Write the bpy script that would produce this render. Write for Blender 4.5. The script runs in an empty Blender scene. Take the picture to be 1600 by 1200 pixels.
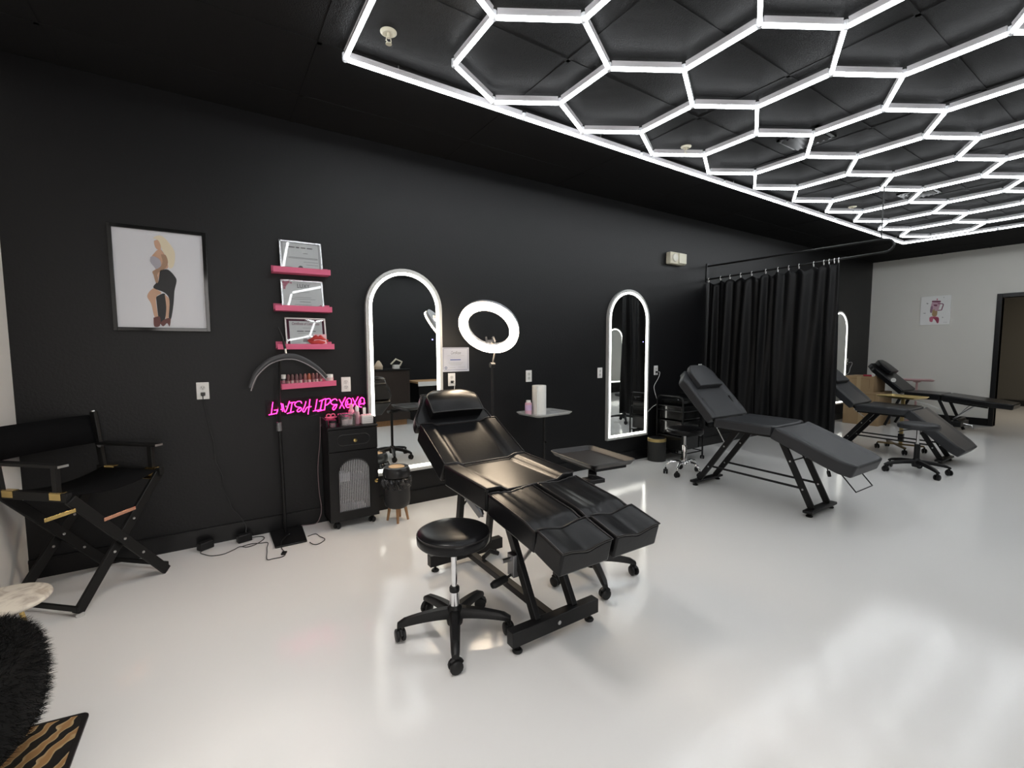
import bpy, bmesh, math, random
from mathutils import Vector, Matrix
random.seed(7)
PI = math.pi
S = bpy.context.scene
COL = S.collection

# ---------------------------------------------------------------- camera, world, exposure
YAW, PITCH, ROLL = 0.98955, -0.07757, -0.00468
CAM = Vector((0.0, -3.7526, 1.35))
_f = Vector((math.cos(PITCH)*math.cos(YAW), math.cos(PITCH)*math.sin(YAW), math.sin(PITCH)))
_r0 = Vector((math.sin(YAW), -math.cos(YAW), 0)); _u0 = _r0.cross(_f)
_r = math.cos(ROLL)*_r0 + math.sin(ROLL)*_u0; _u = -math.sin(ROLL)*_r0 + math.cos(ROLL)*_u0
cd = bpy.data.cameras.new('camera'); cam = bpy.data.objects.new('camera', cd); COL.objects.link(cam)
cd.sensor_width = 36.0; cd.lens = 715.573/1600*36.0; cd.clip_start = 0.05; cd.clip_end = 60
M = Matrix((_r, _u, -_f)).transposed().to_4x4(); M.translation = CAM; cam.matrix_world = M
S.camera = cam
w = bpy.data.worlds.new('world'); S.world = w; w.use_nodes = True
w.node_tree.nodes['Background'].inputs[0].default_value = (0.02, 0.02, 0.021, 1)
w.node_tree.nodes['Background'].inputs[1].default_value = 0.2
S.view_settings.view_transform = 'Standard'; S.view_settings.look = 'None'
S.view_settings.gamma = 1.0; S.view_settings.use_curve_mapping = False
S.view_settings.exposure = 0.31
TUBE_E, MIRROR_E, RING_E, NEON_E = 13.5, 5.0, 29.0, 6.5     # what the lamps of the room give off

def area(name, loc, rot, sx, sy, watts, col):
    l = bpy.data.lights.new(name, 'AREA'); l.shape = 'RECTANGLE'; l.size = sx; l.size_y = sy; l.energy = watts; l.color = col
    o = bpy.data.objects.new(name, l); COL.objects.link(o); o.location = loc; o.rotation_euler = rot; return o
area('added_fill_behind_camera', (0.22, -6.42, 1.6), (-PI/2*0.94 + PI, 0, 0), 2.0, 2.3, 45, (1.0, 0.955, 0.92))  # soft fill added to brighten the left side, no known source
def fill_spot(name, x, y, watts, deg, col):  # unseen spot pointing straight down, added to lift the floor
    l = bpy.data.lights.new(name, 'SPOT'); l.energy = watts; l.spot_size = math.radians(deg); l.spot_blend = 0.9; l.shadow_soft_size = 0.35; l.color = col
    o = bpy.data.objects.new(name, l); COL.objects.link(o); o.location = (x, y, 2.97)
fill_spot('added_fill_spot_left_floor', 0.10, -2.15, 125, 125, (1.0, 0.955, 0.92))  # added because the tube grid leaves the left floor too dark
fill_spot('added_fill_spot_near_camera', 0.30, -3.2, 30, 100, (1.0, 0.955, 0.92))  # weaker added spot above the camera, no real fitting
area('added_hall_fill', (13.2, -2.6, 2.95), (0, 0, 0), 0.6, 0.6, 34, (1.0, 0.88, 0.72))  # unseen light added so the hall does not go black

def seen(p):
    d = Vector(p) - CAM; z = d.dot(_f)
    if z < 0.1: return None
    x = d.dot(_r)/z*715.573; y = d.dot(_u)/z*715.573
    return z if abs(x) < 860 and abs(y) < 640 else None

# ---------------------------------------------------------------- materials
MATS = {}
def mat(name, col, rough=0.5, metal=0.0, spec=0.5, bump=0, bscale=200, emis=None, estr=0, trans=0, ior=1.45, alpha=1, coat=0, vary=0, vscale=4):
    if name in MATS: return MATS[name]
    m = bpy.data.materials.new(name); m.use_nodes = True
    nt = m.node_tree; b = nt.nodes['Principled BSDF']
    b.inputs['Base Color'].default_value = (*col, 1); b.inputs['Roughness'].default_value = rough
    b.inputs['Metallic'].default_value = metal; b.inputs['Specular IOR Level'].default_value = spec
    b.inputs['IOR'].default_value = ior; b.inputs['Transmission Weight'].default_value = trans
    b.inputs['Alpha'].default_value = alpha; b.inputs['Coat Weight'].default_value = coat
    if emis: b.inputs['Emission Color'].default_value = (*emis, 1); b.inputs['Emission Strength'].default_value = estr
    if bump or vary:
        tc = nt.nodes.new('ShaderNodeTexCoord')
    if bump:
        n = nt.nodes.new('ShaderNodeTexNoise'); n.inputs['Scale'].default_value = bscale; n.inputs['Detail'].default_value = 3
        bp = nt.nodes.new('ShaderNodeBump'); bp.inputs['Strength'].default_value = bump; bp.inputs['Distance'].default_value = 0.01
        nt.links.new(tc.outputs['Object'], n.inputs['Vector']); nt.links.new(n.outputs['Fac'], bp.inputs['Height']); nt.links.new(bp.outputs['Normal'], b.inputs['Normal'])
    if vary:
        n = nt.nodes.new('ShaderNodeTexNoise'); n.inputs['Scale'].default_value = vscale; n.inputs['Detail'].default_value = 4
        mx = nt.nodes.new('ShaderNodeMixRGB'); mx.inputs[1].default_value = (*[c*(1-vary) for c in col], 1); mx.inputs[2].default_value = (*[min(1, c*(1+vary)) for c in col], 1)
        nt.links.new(tc.outputs['Object'], n.inputs['Vector']); nt.links.new(n.outputs['Fac'], mx.inputs[0]); nt.links.new(mx.outputs[0], b.inputs['Base Color'])
    MATS[name] = m
    return m

def mat_wallblack():
    m = mat('black_satin_paint', (0.0035, 0.0035, 0.0042), 0.48, spec=0.42, bump=0.12, bscale=60, vary=0.12, vscale=3)
    return m
def mat_ceiling():
    m = bpy.data.materials.new('black_acoustic_tile'); m.use_nodes = True
    nt = m.node_tree; nt.nodes.clear(); out = nt.nodes.new('ShaderNodeOutputMaterial')
    df = nt.nodes.new('ShaderNodeBsdfDiffuse'); df.inputs[0].default_value = (0.011, 0.011, 0.0115, 1)
    b = nt.nodes.new('ShaderNodeBsdfGlossy'); b.distribution = 'BECKMANN'; b.inputs['Roughness'].default_value = 0.38
    mx = nt.nodes.new('ShaderNodeMixShader'); mx.inputs[0].default_value = 0.034
    nt.links.new(df.outputs[0], mx.inputs[1]); nt.links.new(b.outputs[0], mx.inputs[2]); nt.links.new(mx.outputs[0], out.inputs[0])
    tc = nt.nodes.new('ShaderNodeTexCoord')
    n = nt.nodes.new('ShaderNodeTexNoise'); n.inputs['Scale'].default_value = 170; n.inputs['Detail'].default_value = 2
    r = nt.nodes.new('ShaderNodeValToRGB'); r.color_ramp.elements[0].position = 0.42; r.color_ramp.elements[1].position = 0.56
    bp = nt.nodes.new('ShaderNodeBump'); bp.inputs['Strength'].default_value = 0.8; bp.inputs['Distance'].default_value = 0.0025
    nt.links.new(tc.outputs['Object'], n.inputs['Vector']); nt.links.new(n.outputs['Fac'], r.inputs[0]); nt.links.new(r.outputs[0], bp.inputs['Height']); nt.links.new(bp.outputs['Normal'], b.inputs['Normal'])
    return m
def mat_floor():
    m = mat('white_epoxy_floor', (0.80, 0.79, 0.77), 0.10, spec=0.5)
    nt = m.node_tree; b = nt.nodes['Principled BSDF']
    tc = nt.nodes.new('ShaderNodeTexCoord')
    n = nt.nodes.new('ShaderNodeTexNoise'); n.inputs['Scale'].default_value = 260; n.inputs['Detail'].default_value = 2
    bp = nt.nodes.new('ShaderNodeBump'); bp.inputs['Strength'].default_value = 0.045; bp.inputs['Distance'].default_value = 0.003
    nt.links.new(tc.outputs['Object'], n.inputs['Vector']); nt.links.new(n.outputs['Fac'], bp.inputs['Height']); nt.links.new(bp.outputs['Normal'], b.inputs['Normal'])
    n2 = nt.nodes.new('ShaderNodeTexNoise'); n2.inputs['Scale'].default_value = 1.6; n2.inputs['Detail'].default_value = 6
    mr = nt.nodes.new('ShaderNodeMapRange'); mr.inputs['To Min'].default_value = 0.05; mr.inputs['To Max'].default_value = 0.12
    nt.links.new(tc.outputs['Object'], n2.inputs['Vector']); nt.links.new(n2.outputs['Fac'], mr.inputs['Value']); nt.links.new(mr.outputs[0], b.inputs['Roughness'])
    return m
def mat_tiger():
    m = mat('tiger_print', (0.4, 0.25, 0.1), 0.6)
    nt = m.node_tree; b = nt.nodes['Principled BSDF']
    tc = nt.nodes.new('ShaderNodeTexCoord'); mp = nt.nodes.new('ShaderNodeMapping'); mp.inputs['Rotation'].default_value = (0, 0, 0.55)
    wv = nt.nodes.new('ShaderNodeTexWave'); wv.inputs['Scale'].default_value = 5.2; wv.inputs['Distortion'].default_value = 3.2; wv.inputs['Detail'].default_value = 1.2; wv.inputs['Detail Scale'].default_value = 3.5
    r = nt.nodes.new('ShaderNodeValToRGB'); e = r.color_ramp.elements
    e[0].position = 0.44; e[0].color = (0.008, 0.007, 0.006, 1); e[1].position = 0.52; e[1].color = (0.5, 0.37, 0.2, 1)
    x = e.new(0.85); x.color = (0.33, 0.18, 0.07, 1)
    nt.links.new(tc.outputs['Object'], mp.inputs[0]); nt.links.new(mp.outputs[0], wv.inputs['Vector']); nt.links.new(wv.outputs['Fac'], r.inputs[0]); nt.links.new(r.outputs[0], b.inputs['Base Color'])
    return m
def mat_marble():
    m = mat('white_marble', (0.75, 0.7, 0.62), 0.25)
    nt = m.node_tree; b = nt.nodes['Principled BSDF']
    tc = nt.nodes.new('ShaderNodeTexCoord'); n = nt.nodes.new('ShaderNodeTexNoise'); n.inputs['Scale'].default_value = 9; n.inputs['Detail'].default_value = 8; n.inputs['Distortion'].default_value = 2.0
    r = nt.nodes.new('ShaderNodeValToRGB'); e = r.color_ramp.elements
    e[0].position = 0.38; e[0].color = (0.46, 0.40, 0.34, 1); e[1].position = 0.56; e[1].color = (0.70, 0.64, 0.54, 1)
    nt.links.new(tc.outputs['Object'], n.inputs['Vector']); nt.links.new(n.outputs['Fac'], r.inputs[0]); nt.links.new(r.outputs[0], b.inputs['Base Color'])
    return m
def mat_wood(name, a, c, sc):
    m = mat(name, a, 0.5)
    nt = m.node_tree; b = nt.nodes['Principled BSDF']
    tc = nt.nodes.new('ShaderNodeTexCoord'); mp = nt.nodes.new('ShaderNodeMapping'); mp.inputs['Scale'].default_value = sc
    n = nt.nodes.new('ShaderNodeTexNoise'); n.inputs['Scale'].default_value = 8; n.inputs['Detail'].default_value = 6
    mx = nt.nodes.new('ShaderNodeMixRGB'); mx.inputs[1].default_value = (*a, 1); mx.inputs[2].default_value = (*c, 1)
    nt.links.new(tc.outputs['Object'], mp.inputs[0]); nt.links.new(mp.outputs[0], n.inputs['Vector']); nt.links.new(n.outputs['Fac'], mx.inputs[0]); nt.links.new(mx.outputs[0], b.inputs['Base Color'])
    return m
def mat_clear(name, tint=(1, 1, 1), rough=0.03, white=0.0, ribs=0):
    """thin clear sheet: fresnel mix of a clear pass and a gloss, with a little milky scatter"""
    m = bpy.data.materials.new(name); m.use_nodes = True; nt = m.node_tree; nt.nodes.clear()
    out = nt.nodes.new('ShaderNodeOutputMaterial'); tr = nt.nodes.new('ShaderNodeBsdfTransparent'); gl = nt.nodes.new('ShaderNodeBsdfGlossy')
    df = nt.nodes.new('ShaderNodeBsdfDiffuse'); fr = nt.nodes.new('ShaderNodeFresnel'); m1 = nt.nodes.new('ShaderNodeMixShader'); m2 = nt.nodes.new('ShaderNodeMixShader')
    tr.inputs[0].default_value = (*tint, 1); gl.inputs['Roughness'].default_value = rough; df.inputs[0].default_value = (0.8*tint[0], 0.8*tint[1], 0.8*tint[2], 1)
    fr.inputs['IOR'].default_value = 1.5; m1.inputs[0].default_value = white
    nt.links.new(tr.outputs[0], m1.inputs[1]); nt.links.new(df.outputs[0], m1.inputs[2])
    nt.links.new(fr.outputs[0], m2.inputs[0]); nt.links.new(m1.outputs[0], m2.inputs[1]); nt.links.new(gl.outputs[0], m2.inputs[2]); nt.links.new(m2.outputs[0], out.inputs[0])
    if ribs:
        tc = nt.nodes.new('ShaderNodeTexCoord'); wv = nt.nodes.new('ShaderNodeTexWave'); wv.inputs['Scale'].default_value = ribs; wv.bands_direction = 'X'
        mr = nt.nodes.new('ShaderNodeMapRange'); mr.inputs['To Min'].default_value = 0.02; mr.inputs['To Max'].default_value = white*2
        nt.links.new(tc.outputs['Object'], wv.inputs['Vector']); nt.links.new(wv.outputs['Fac'], mr.inputs['Value']); nt.links.new(mr.outputs[0], m1.inputs[0])
    return m
def mat_ribbed_old():
    m = mat('ribbed_glass', (0.75, 0.75, 0.78), 0.12, trans=0.85, ior=1.4)
    nt = m.node_tree; b = nt.nodes['Principled BSDF']
    tc = nt.nodes.new('ShaderNodeTexCoord'); wv = nt.nodes.new('ShaderNodeTexWave'); wv.inputs['Scale'].default_value = 32; wv.bands_direction = 'X'
    bp = nt.nodes.new('ShaderNodeBump'); bp.inputs['Strength'].default_value = 1.0; bp.inputs['Distance'].default_value = 0.004
    nt.links.new(tc.outputs['Object'], wv.inputs['Vector']); nt.links.new(wv.outputs['Fac'], bp.inputs['Height']); nt.links.new(bp.outputs['Normal'], b.inputs['Normal'])
    return m

WALLB = mat_wallblack(); CEIL = mat_ceiling(); FLOOR = mat_floor()
TRIMB = mat('black_gloss_trim', (0.006, 0.006, 0.0065), 0.34, spec=0.4)
NEARW = mat('off_white_paint', (0.86, 0.83, 0.78), 0.6)
MFRAME = mat('satin_silver_frame', (0.55, 0.55, 0.54), 0.4, metal=0.35)
GREYW = mat('pale_grey_paint', (0.72, 0.705, 0.66), 0.6, bump=0.05, bscale=90)
HALLW = mat('brown_hall_paint', (0.085, 0.08, 0.068), 0.7)
LEATH = mat('black_vinyl', (0.007, 0.007, 0.0078), 0.29, spec=0.28, bump=0.04, bscale=45)
LEATH2 = mat('charcoal_vinyl', (0.030, 0.031, 0.034), 0.48, spec=0.5, bump=0.06, bscale=80)
PIPING = mat('black_piping', (0.02, 0.018, 0.018), 0.3)
BLKMET = mat('black_powder_coat', (0.006, 0.006, 0.0065), 0.40, spec=0.4)
BLKPLA = mat('black_nylon', (0.008, 0.008, 0.0085), 0.42, spec=0.4)
BLKGLO = mat('glossy_black_acrylic', (0.012, 0.012, 0.012), 0.08, spec=0.6)
BLKFAB = mat('black_canvas', (0.006, 0.006, 0.0065), 0.85, spec=0.1, bump=0.2, bscale=300)
CURT = mat('black_satin_cloth', (0.005, 0.005, 0.0055), 0.45, spec=0.28, bump=0.12, bscale=40)
CHROME = mat('chrome', (0.82, 0.82, 0.83), 0.10, metal=1)
STEEL = mat('brushed_steel', (0.6, 0.6, 0.6), 0.3, metal=1)
ALU = mat('white_aluminium', (0.50, 0.485, 0.50), 0.5)
GOLD = mat('brass', (0.75, 0.55, 0.22), 0.22, metal=1)
GOLDP = mat('gold_paint', (0.62, 0.47, 0.2), 0.35, metal=0.7)
COPPER = mat('copper', (0.8, 0.42, 0.3), 0.25, metal=1)
MIRROR = mat('mirror_silver', (0.86, 0.88, 0.87), 0.0, metal=1)
TUBE = mat('led_tube_white', (0.9, 0.9, 0.9), 0.4, emis=(0.94, 0.975, 1.0), estr=TUBE_E)
MLED = mat('mirror_led_strip', (0.9, 0.9, 0.88), 0.4, emis=(1.0, 0.99, 0.9), estr=MIRROR_E)
RLED = mat('ring_led_warm', (0.9, 0.88, 0.8), 0.4, emis=(1.0, 0.80, 0.58), estr=RING_E)
NEONM = mat('pink_neon_tube', (0.9, 0.2, 0.6), 0.4, emis=(1.0, 0.012, 0.25), estr=NEON_E)
ACRY = mat_clear('clear_acrylic', (.97,.93,.95), .05, 0)
CLEAR = mat_clear('clear_plastic', (.95,.93,.94), .06, .10)
CONN = mat('frosted_connector', (0.85, 0.86, 0.88), 0.3, trans=0.3, ior=1.2)
PINK = mat('pink_painted_wood', (0.72, 0.13, 0.25), 0.45, bump=0.1, bscale=60)
PALEPK = mat('pale_pink_card', (0.85, 0.52, 0.58), 0.6)
WHITE = mat('white_plastic', (0.78, 0.77, 0.75), 0.35)
OFFW = mat('ivory_plastic', (0.62, 0.58, 0.46), 0.45)
PAPER = mat('white_paper', (0.80, 0.80, 0.79), 0.7)
CERTP = mat('certificate_paper', (0.84, 0.86, 0.86), 0.7)
INK = mat('grey_ink', (0.16, 0.16, 0.17), 0.7)
LINK = mat('pale_ink', (0.42, 0.43, 0.44), 0.7)
PINKINK = mat('pink_ink', (0.62, 0.25, 0.33), 0.7)
BLUEINK = mat('blue_ink', (0.07, 0.10, 0.32), 0.7)
SILVER = mat('silver_frame', (0.7, 0.7, 0.72), 0.25, metal=0.8)
GLASS = mat_clear('picture_glass', (1,1,1), .02, 0)
TOWEL = mat('paper_towel', (0.80, 0.79, 0.75), 0.9, bump=0.3, bscale=120)
CARD = mat('brown_cardboard', (0.34, 0.23, 0.125), 0.8, vary=0.1, vscale=6)
CARD2 = mat('cardboard_tape', (0.42, 0.30, 0.17), 0.4)
WOODL = mat_wood('walnut_leg', (0.25, 0.13, 0.06), (0.38, 0.21, 0.10), (8, 8, 1))
WOODT = mat_wood('light_wood', (0.55, 0.33, 0.16), (0.66, 0.42, 0.22), (8, 1, 8))
WOODD = mat_wood('dark_walnut', (0.016, 0.010, 0.008), (0.028, 0.017, 0.012), (1, 1, 7))
BAG = mat('black_bin_liner', (0.015, 0.015, 0.016), 0.18, spec=0.6, bump=0.8, bscale=30)
LIPR = mat('red_lip_clay', (0.52, 0.045, 0.04), 0.4, bump=0.12, bscale=50)
PINKG = mat('pink_gloss', (0.8, 0.12, 0.25), 0.3)
LABELP = mat('lilac_label', (0.62, 0.45, 0.68), 0.4)
FUR = mat('black_fur', (0.005, 0.005, 0.005), 0.7, spec=0.2)
TIGER = mat_tiger(); MARBLE = mat_marble(); RIBBED = mat_clear('ribbed_glass', (.92,.92,.95), .10, .22, 24.6)
REDPL = mat('dark_red_plastic', (0.35, 0.03, 0.05), 0.4)
PINKMET = mat('pink_painted_metal', (0.62, 0.40, 0.40), 0.45)
BLUELED = mat('blue_touch_light', (0.2, 0.2, 0.9), 0.4, emis=(0.35, 0.35, 1.0), estr=2.5)
DARKHOLE = mat('dark_recess', (0.004, 0.004, 0.004), 0.8)
GREYMET = mat('grey_metal', (0.25, 0.25, 0.26), 0.35, metal=0.7)

# ---------------------------------------------------------------- helpers
def wloc(o):
    v = Vector((0, 0, 0))
    while o is not None:
        v = v + o.location; o = o.parent
    return v

class B:
    """collects shapes in world coordinates, then links them as one mesh object"""
    def __init__(s): s.bm = bmesh.new(); s.mi = 0
    def _fin(s, faces):
        for f in faces: f.material_index = s.mi
        return s
    def m(s, i): s.mi = i; return s
    def face(s, pts):
        f = s.bm.faces.new([s.bm.verts.new(p) for p in pts]); f.material_index = s.mi; return s
    def box(s, lo, hi, rot=None, c=None):
        x0, y0, z0 = lo; x1, y1, z1 = hi
        ps = [Vector(p) for p in ((x0,y0,z0),(x1,y0,z0),(x1,y1,z0),(x0,y1,z0),(x0,y0,z1),(x1,y0,z1),(x1,y1,z1),(x0,y1,z1))]
        if rot is not None:
            c = Vector(c) if c is not None else sum(ps, Vector())/8
            R = rot if isinstance(rot, Matrix) else Matrix.Rotation(rot, 3, 'Z')
            ps = [c + R @ (p-c) for p in ps]
        v = [s.bm.verts.new(p) for p in ps]
        return s._fin([s.bm.faces.new([v[i] for i in q]) for q in ((3,2,1,0),(4,5,6,7),(0,1,5,4),(1,2,6,5),(2,3,7,6),(3,0,4,7))])
    def bar(s, a, b, wx, wy, up=(0,0,1)):
        """rectangular bar from a to b: wx across, wy along 'up'"""
        a, b = Vector(a), Vector(b); d = (b-a).normalized(); u = Vector(up)
        x = d.cross(u)
        if x.length < 1e-4: x = d.cross(Vector((1,0,0)))
        x.normalize(); y = x.cross(d)
        v = []
        for p in (a, b):
            for sx, sy in ((-1,-1),(1,-1),(1,1),(-1,1)): v.append(s.bm.verts.new(p + x*sx*wx/2 + y*sy*wy/2))
        return s._fin([s.bm.faces.new([v[i] for i in q]) for q in ((3,2,1,0),(4,5,6,7),(0,1,5,4),(1,2,6,5),(2,3,7,6),(3,0,4,7))])
    def tube(s, pts, r, n=8, closed=False, cap=True):
        pts = [Vector(p) for p in pts]; N = len(pts); rs = r if isinstance(r, (list, tuple)) else [r]*N
        rings = []; prev = None
        for i, p in enumerate(pts):
            if closed: t = (pts[(i+1) % N] - pts[i-1])
            else: t = pts[min(i+1, N-1)] - pts[max(i-1, 0)]
            t.normalize()
            if prev is None:
                a = t.cross(Vector((0,0,1)))
                if a.length < 1e-3: a = t.cross(Vector((1,0,0)))
            else: a = prev - t*prev.dot(t)
            a.normalize(); prev = a; b2 = t.cross(a)
            rings.append([s.bm.verts.new(p + (a*math.cos(2*PI*k/n) + b2*math.sin(2*PI*k/n))*rs[i]) for k in range(n)])
        fs = []
        for i in range(N if closed else N-1):
            A, Bq = rings[i], rings[(i+1) % N]
            for k in range(n):
                fs.append(s.bm.faces.new((A[k], A[(k+1) % n], Bq[(k+1) % n], Bq[k])))
        if cap and not closed:
            fs.append(s.bm.faces.new(rings[0][::-1])); fs.append(s.bm.faces.new(rings[-1]))
        return s._fin(fs)
    def lathe(s, prof, c=(0,0,0), n=24, axis=(0,0,1), sx=1, sy=1):
        """profile of (radius, height) turned round an axis through c"""
        c = Vector(c); q = Vector((0,0,1)).rotation_difference(Vector(axis).normalized()); fs = []; rings = []
        for r, h in prof:
            if r < 1e-6: rings.append([s.bm.verts.new(c + q @ Vector((0,0,h)))])
            else: rings.append([s.bm.verts.new(c + q @ Vector((r*sx*math.cos(2*PI*k/n), r*sy*math.sin(2*PI*k/n), h))) for k in range(n)])
        for A, Bq in zip(rings, rings[1:]):
            for k in range(n):
                k2 = (k+1) % n
                if len(A) == 1 and len(Bq) == 1: continue
                if len(A) == 1: fs.append(s.bm.faces.new((A[0], Bq[k], Bq[k2])))
                elif len(Bq) == 1: fs.append(s.bm.faces.new((A[k2], A[k], Bq[0])))
                else: fs.append(s.bm.faces.new((A[k], A[k2], Bq[k2], Bq[k])))
        return s._fin(fs)
    def cyl(s, a, b, r, n=16, r2=None):
        a, b = Vector(a), Vector(b); h = (b-a).length; r2 = r if r2 is None else r2
        return s.lathe([(0,0),(r,0),(r2,h),(0,h)], a, n, b-a)
    def prism(s, pts, vec):
        """polygon extruded by a vector"""
        pts = [Vector(p) for p in pts]; vec = Vector(vec)
        a = [s.bm.verts.new(p) for p in pts]; b = [s.bm.verts.new(p+vec) for p in pts]; n = len(pts)
        fs = [s.bm.faces.new(a[::-1]), s.bm.faces.new(b)]
        for i in range(n): fs.append(s.bm.faces.new((a[i], a[(i+1) % n], b[(i+1) % n], b[i])))
        return s._fin(fs)
    def sphere(s, c, r, n=12, sc=(1,1,1)):
        return s.lathe([(math.sin(PI*i/8)*r*sc[0], -math.cos(PI*i/8)*r*sc[2]) for i in range(9)], c, n)
    def build(s, name, mats, parent=None, smooth=False, bevel=0, seg=2, ang=40):
        off = wloc(parent) if parent else Vector((0,0,0))
        bmesh.ops.recalc_face_normals(s.bm, faces=s.bm.faces)
        if off.length: bmesh.ops.translate(s.bm, verts=s.bm.verts, vec=-off)
        me = bpy.data.meshes.new(name); s.bm.to_mesh(me); s.bm.free()
        for m_ in (mats if isinstance(mats, (list, tuple)) else [mats]): me.materials.append(m_)
        if smooth:
            try: me.shade_smooth()
            except Exception:
                for p in me.polygons: p.use_smooth = True
            me.set_sharp_from_angle(angle=math.radians(ang))
        o = bpy.data.objects.new(name, me); COL.objects.link(o)
        if parent: o.parent = parent
        if bevel:
            md = o.modifiers.new('bevel', 'BEVEL'); md.width = bevel; md.segments = seg; md.limit_method = 'ANGLE'; md.angle_limit = math.radians(40)
            md.harden_normals = False
            for p in me.polygons: p.use_smooth = True
            me.set_sharp_from_angle(angle=math.radians(75))
        return o

def tag(o, label, cat, group=None):
    o['label'] = label; o['category'] = cat
    if group: o['group'] = group
    return o
def thing(name, loc, label, cat, group=None):
    o = bpy.data.objects.new(name, None); COL.objects.link(o); o.location = loc; o.empty_display_size = 0.1
    return tag(o, label, cat, group)
def struct(o): o['kind'] = 'structure'; return o
def stuff(o): o['kind'] = 'stuff'; return o
def copy_tree(o, parent=None):
    c = o.copy(); COL.objects.link(c)
    if parent: c.parent = parent
    for ch in o.children: copy_tree(ch, c)
    return c
def lettering(text, size, origin, xdir, ydir, name, material, parent, shear=0.0, align='CENTER', width=None):
    cu = bpy.data.curves.new(name, 'FONT'); cu.body = text; cu.size = size; cu.shear = shear; cu.align_x = align; cu.align_y = 'CENTER'
    t = bpy.data.objects.new(name, cu); COL.objects.link(t)
    me = bpy.data.meshes.new_from_object(t); bpy.data.objects.remove(t); bpy.data.curves.remove(cu)
    X = Vector(xdir).normalized(); Y = Vector(ydir).normalized(); O = Vector(origin) - wloc(parent)
    k = 1
    if width:
        xs = [v.co.x for v in me.vertices]; k = width/(max(xs)-min(xs))
    for v in me.vertices: v.co = O + X*v.co.x*k + Y*v.co.y
    me.materials.clear(); me.materials.append(material)
    o = bpy.data.objects.new(name, me); COL.objects.link(o); o.parent = parent
    return o
def smooth_path(pts, k=6):
    P = [Vector(p) for p in pts]; out = []
    for i in range(len(P)-1):
        p0, p1, p2, p3 = P[max(i-1,0)], P[i], P[i+1], P[min(i+2,len(P)-1)]
        for j in range(k):
            t = j/k
            out.append(0.5*((2*p1)+(p2-p0)*t+(2*p0-5*p1+4*p2-p3)*t*t+(3*p1-p0-3*p2+p3)*t**3))
    out.append(P[-1]); return out

# ---------------------------------------------------------------- the room
XL, XR, YW, ZC = -0.952, 10.98, -6.2, 2.992
struct(B().box((XL-0.1, YW-0.1, -0.1), (15.6, 0.1, 0)).build('floor', FLOOR))
b = B().box((XL-0.1, YW-0.1, ZC), (15.6, 0.1, ZC+0.1))
for i in range(-3, 8):
    x = 1.79 + 1.222*i
    if XL < x < XR: b.box((x-0.012, YW, ZC-0.004), (x+0.012, 0, ZC+0.01))
for k in range(-8, 3):
    y = -1.63 + 0.611*k
    if YW < y < 0: b.box((XL, y-0.012, ZC-0.004), (XR, y+0.012, ZC+0.01))
struct(b.build('ceiling', CEIL))
struct(B().box((XL-0.1, 0, 0), (XR+0.1, 0.1, ZC)).build('wall_left', WALLB))
struct(B().box((XL-0.1, YW, 0), (XL, 0, ZC)).build('wall_near', NEARW))
WX0, WX1, WZ0, WZ1 = -0.80, 1.25, 0.25, 2.65         # unseen opening added behind the camera for the fill light
b = B().box((XL-0.1, YW-0.1, 0), (WX0, YW, ZC)).box((WX1, YW-0.1, 0), (XR+0.1, YW, ZC)).box((WX0, YW-0.1, 0), (WX1, YW, WZ0)).box((WX0, YW-0.1, WZ1), (WX1, YW, ZC))
struct(b.build('wall_right', WALLB))
b = B().box((WX0, YW-0.08, WZ0), (WX0+0.05, YW-0.02, WZ1)).box((WX1-0.05, YW-0.08, WZ0), (WX1, YW-0.02, WZ1)).box((WX0, YW-0.08, WZ0), (WX1, YW-0.02, WZ0+0.05)).box((WX0, YW-0.08, WZ1-0.05), (WX1, YW-0.02, WZ1))
win = struct(b.build('added_window_1', TRIMB))  # made-up window frame, goes with the fill light outside it
B().box((WX0+0.05, YW-0.053, WZ0+0.05), (WX1-0.05, YW-0.047, WZ1-0.05)).build('added_window_pane', GLASS, win)  # pane of the made-up window, out of view
DY0, DY1, DZ = -1.815, -2.95, 2.15
b = B().box((XR, DY0, 0), (XR+0.12, 0, ZC)).box((XR, YW, 0), (XR+0.12, DY1, ZC)).box((XR, DY1, DZ), (XR+0.12, DY0, ZC))
struct(b.build('wall_far', GREYW))
b = B().box((XR-0.02, DY0, 0), (XR+0.13, DY0+0.065, DZ+0.065)).box((XR-0.02, DY1-0.065, 0), (XR+0.13, DY1, DZ+0.065)).box((XR-0.02, DY1, DZ), (XR+0.13, DY0, DZ+0.065))
struct(b.build('door_1', TRIMB, bevel=0.004))
b = B().box((15.2, YW, 0), (15.3, 0.1, ZC)).box((XR+0.12, -0.6, 0), (15.3, -0.5, ZC)).box((XR+0.12, -4.6, 0), (15.3, -4.5, ZC))
struct(b.build('wall_hall', HALLW))
struct(B().box((15.18, -4.5, 0), (15.2, -0.6, 0.13)).build('baseboard_hall', TRIMB))
struct(B().box((XL, -0.013, 0), (XR, 0, 0.118)).box((XL, -0.016, 0.098), (XR, 0, 0.112)).build('baseboard_left', TRIMB))
struct(B().box((XR-0.013, DY0+0.065, 0), (XR, -0.013, 0.122)).box((XR-0.013, YW, 0), (XR, DY1-0.065, 0.122)).build('baseboard_far', TRIMB))
struct(B().box((XL, YW, 0), (XL+0.013, -0.013, 0.03)).build('baseboard_near', TRIMB))
struct(B().box((XL, YW, 0), (XR, YW+0.013, 0.12)).build('baseboard_right', TRIMB))

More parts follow.
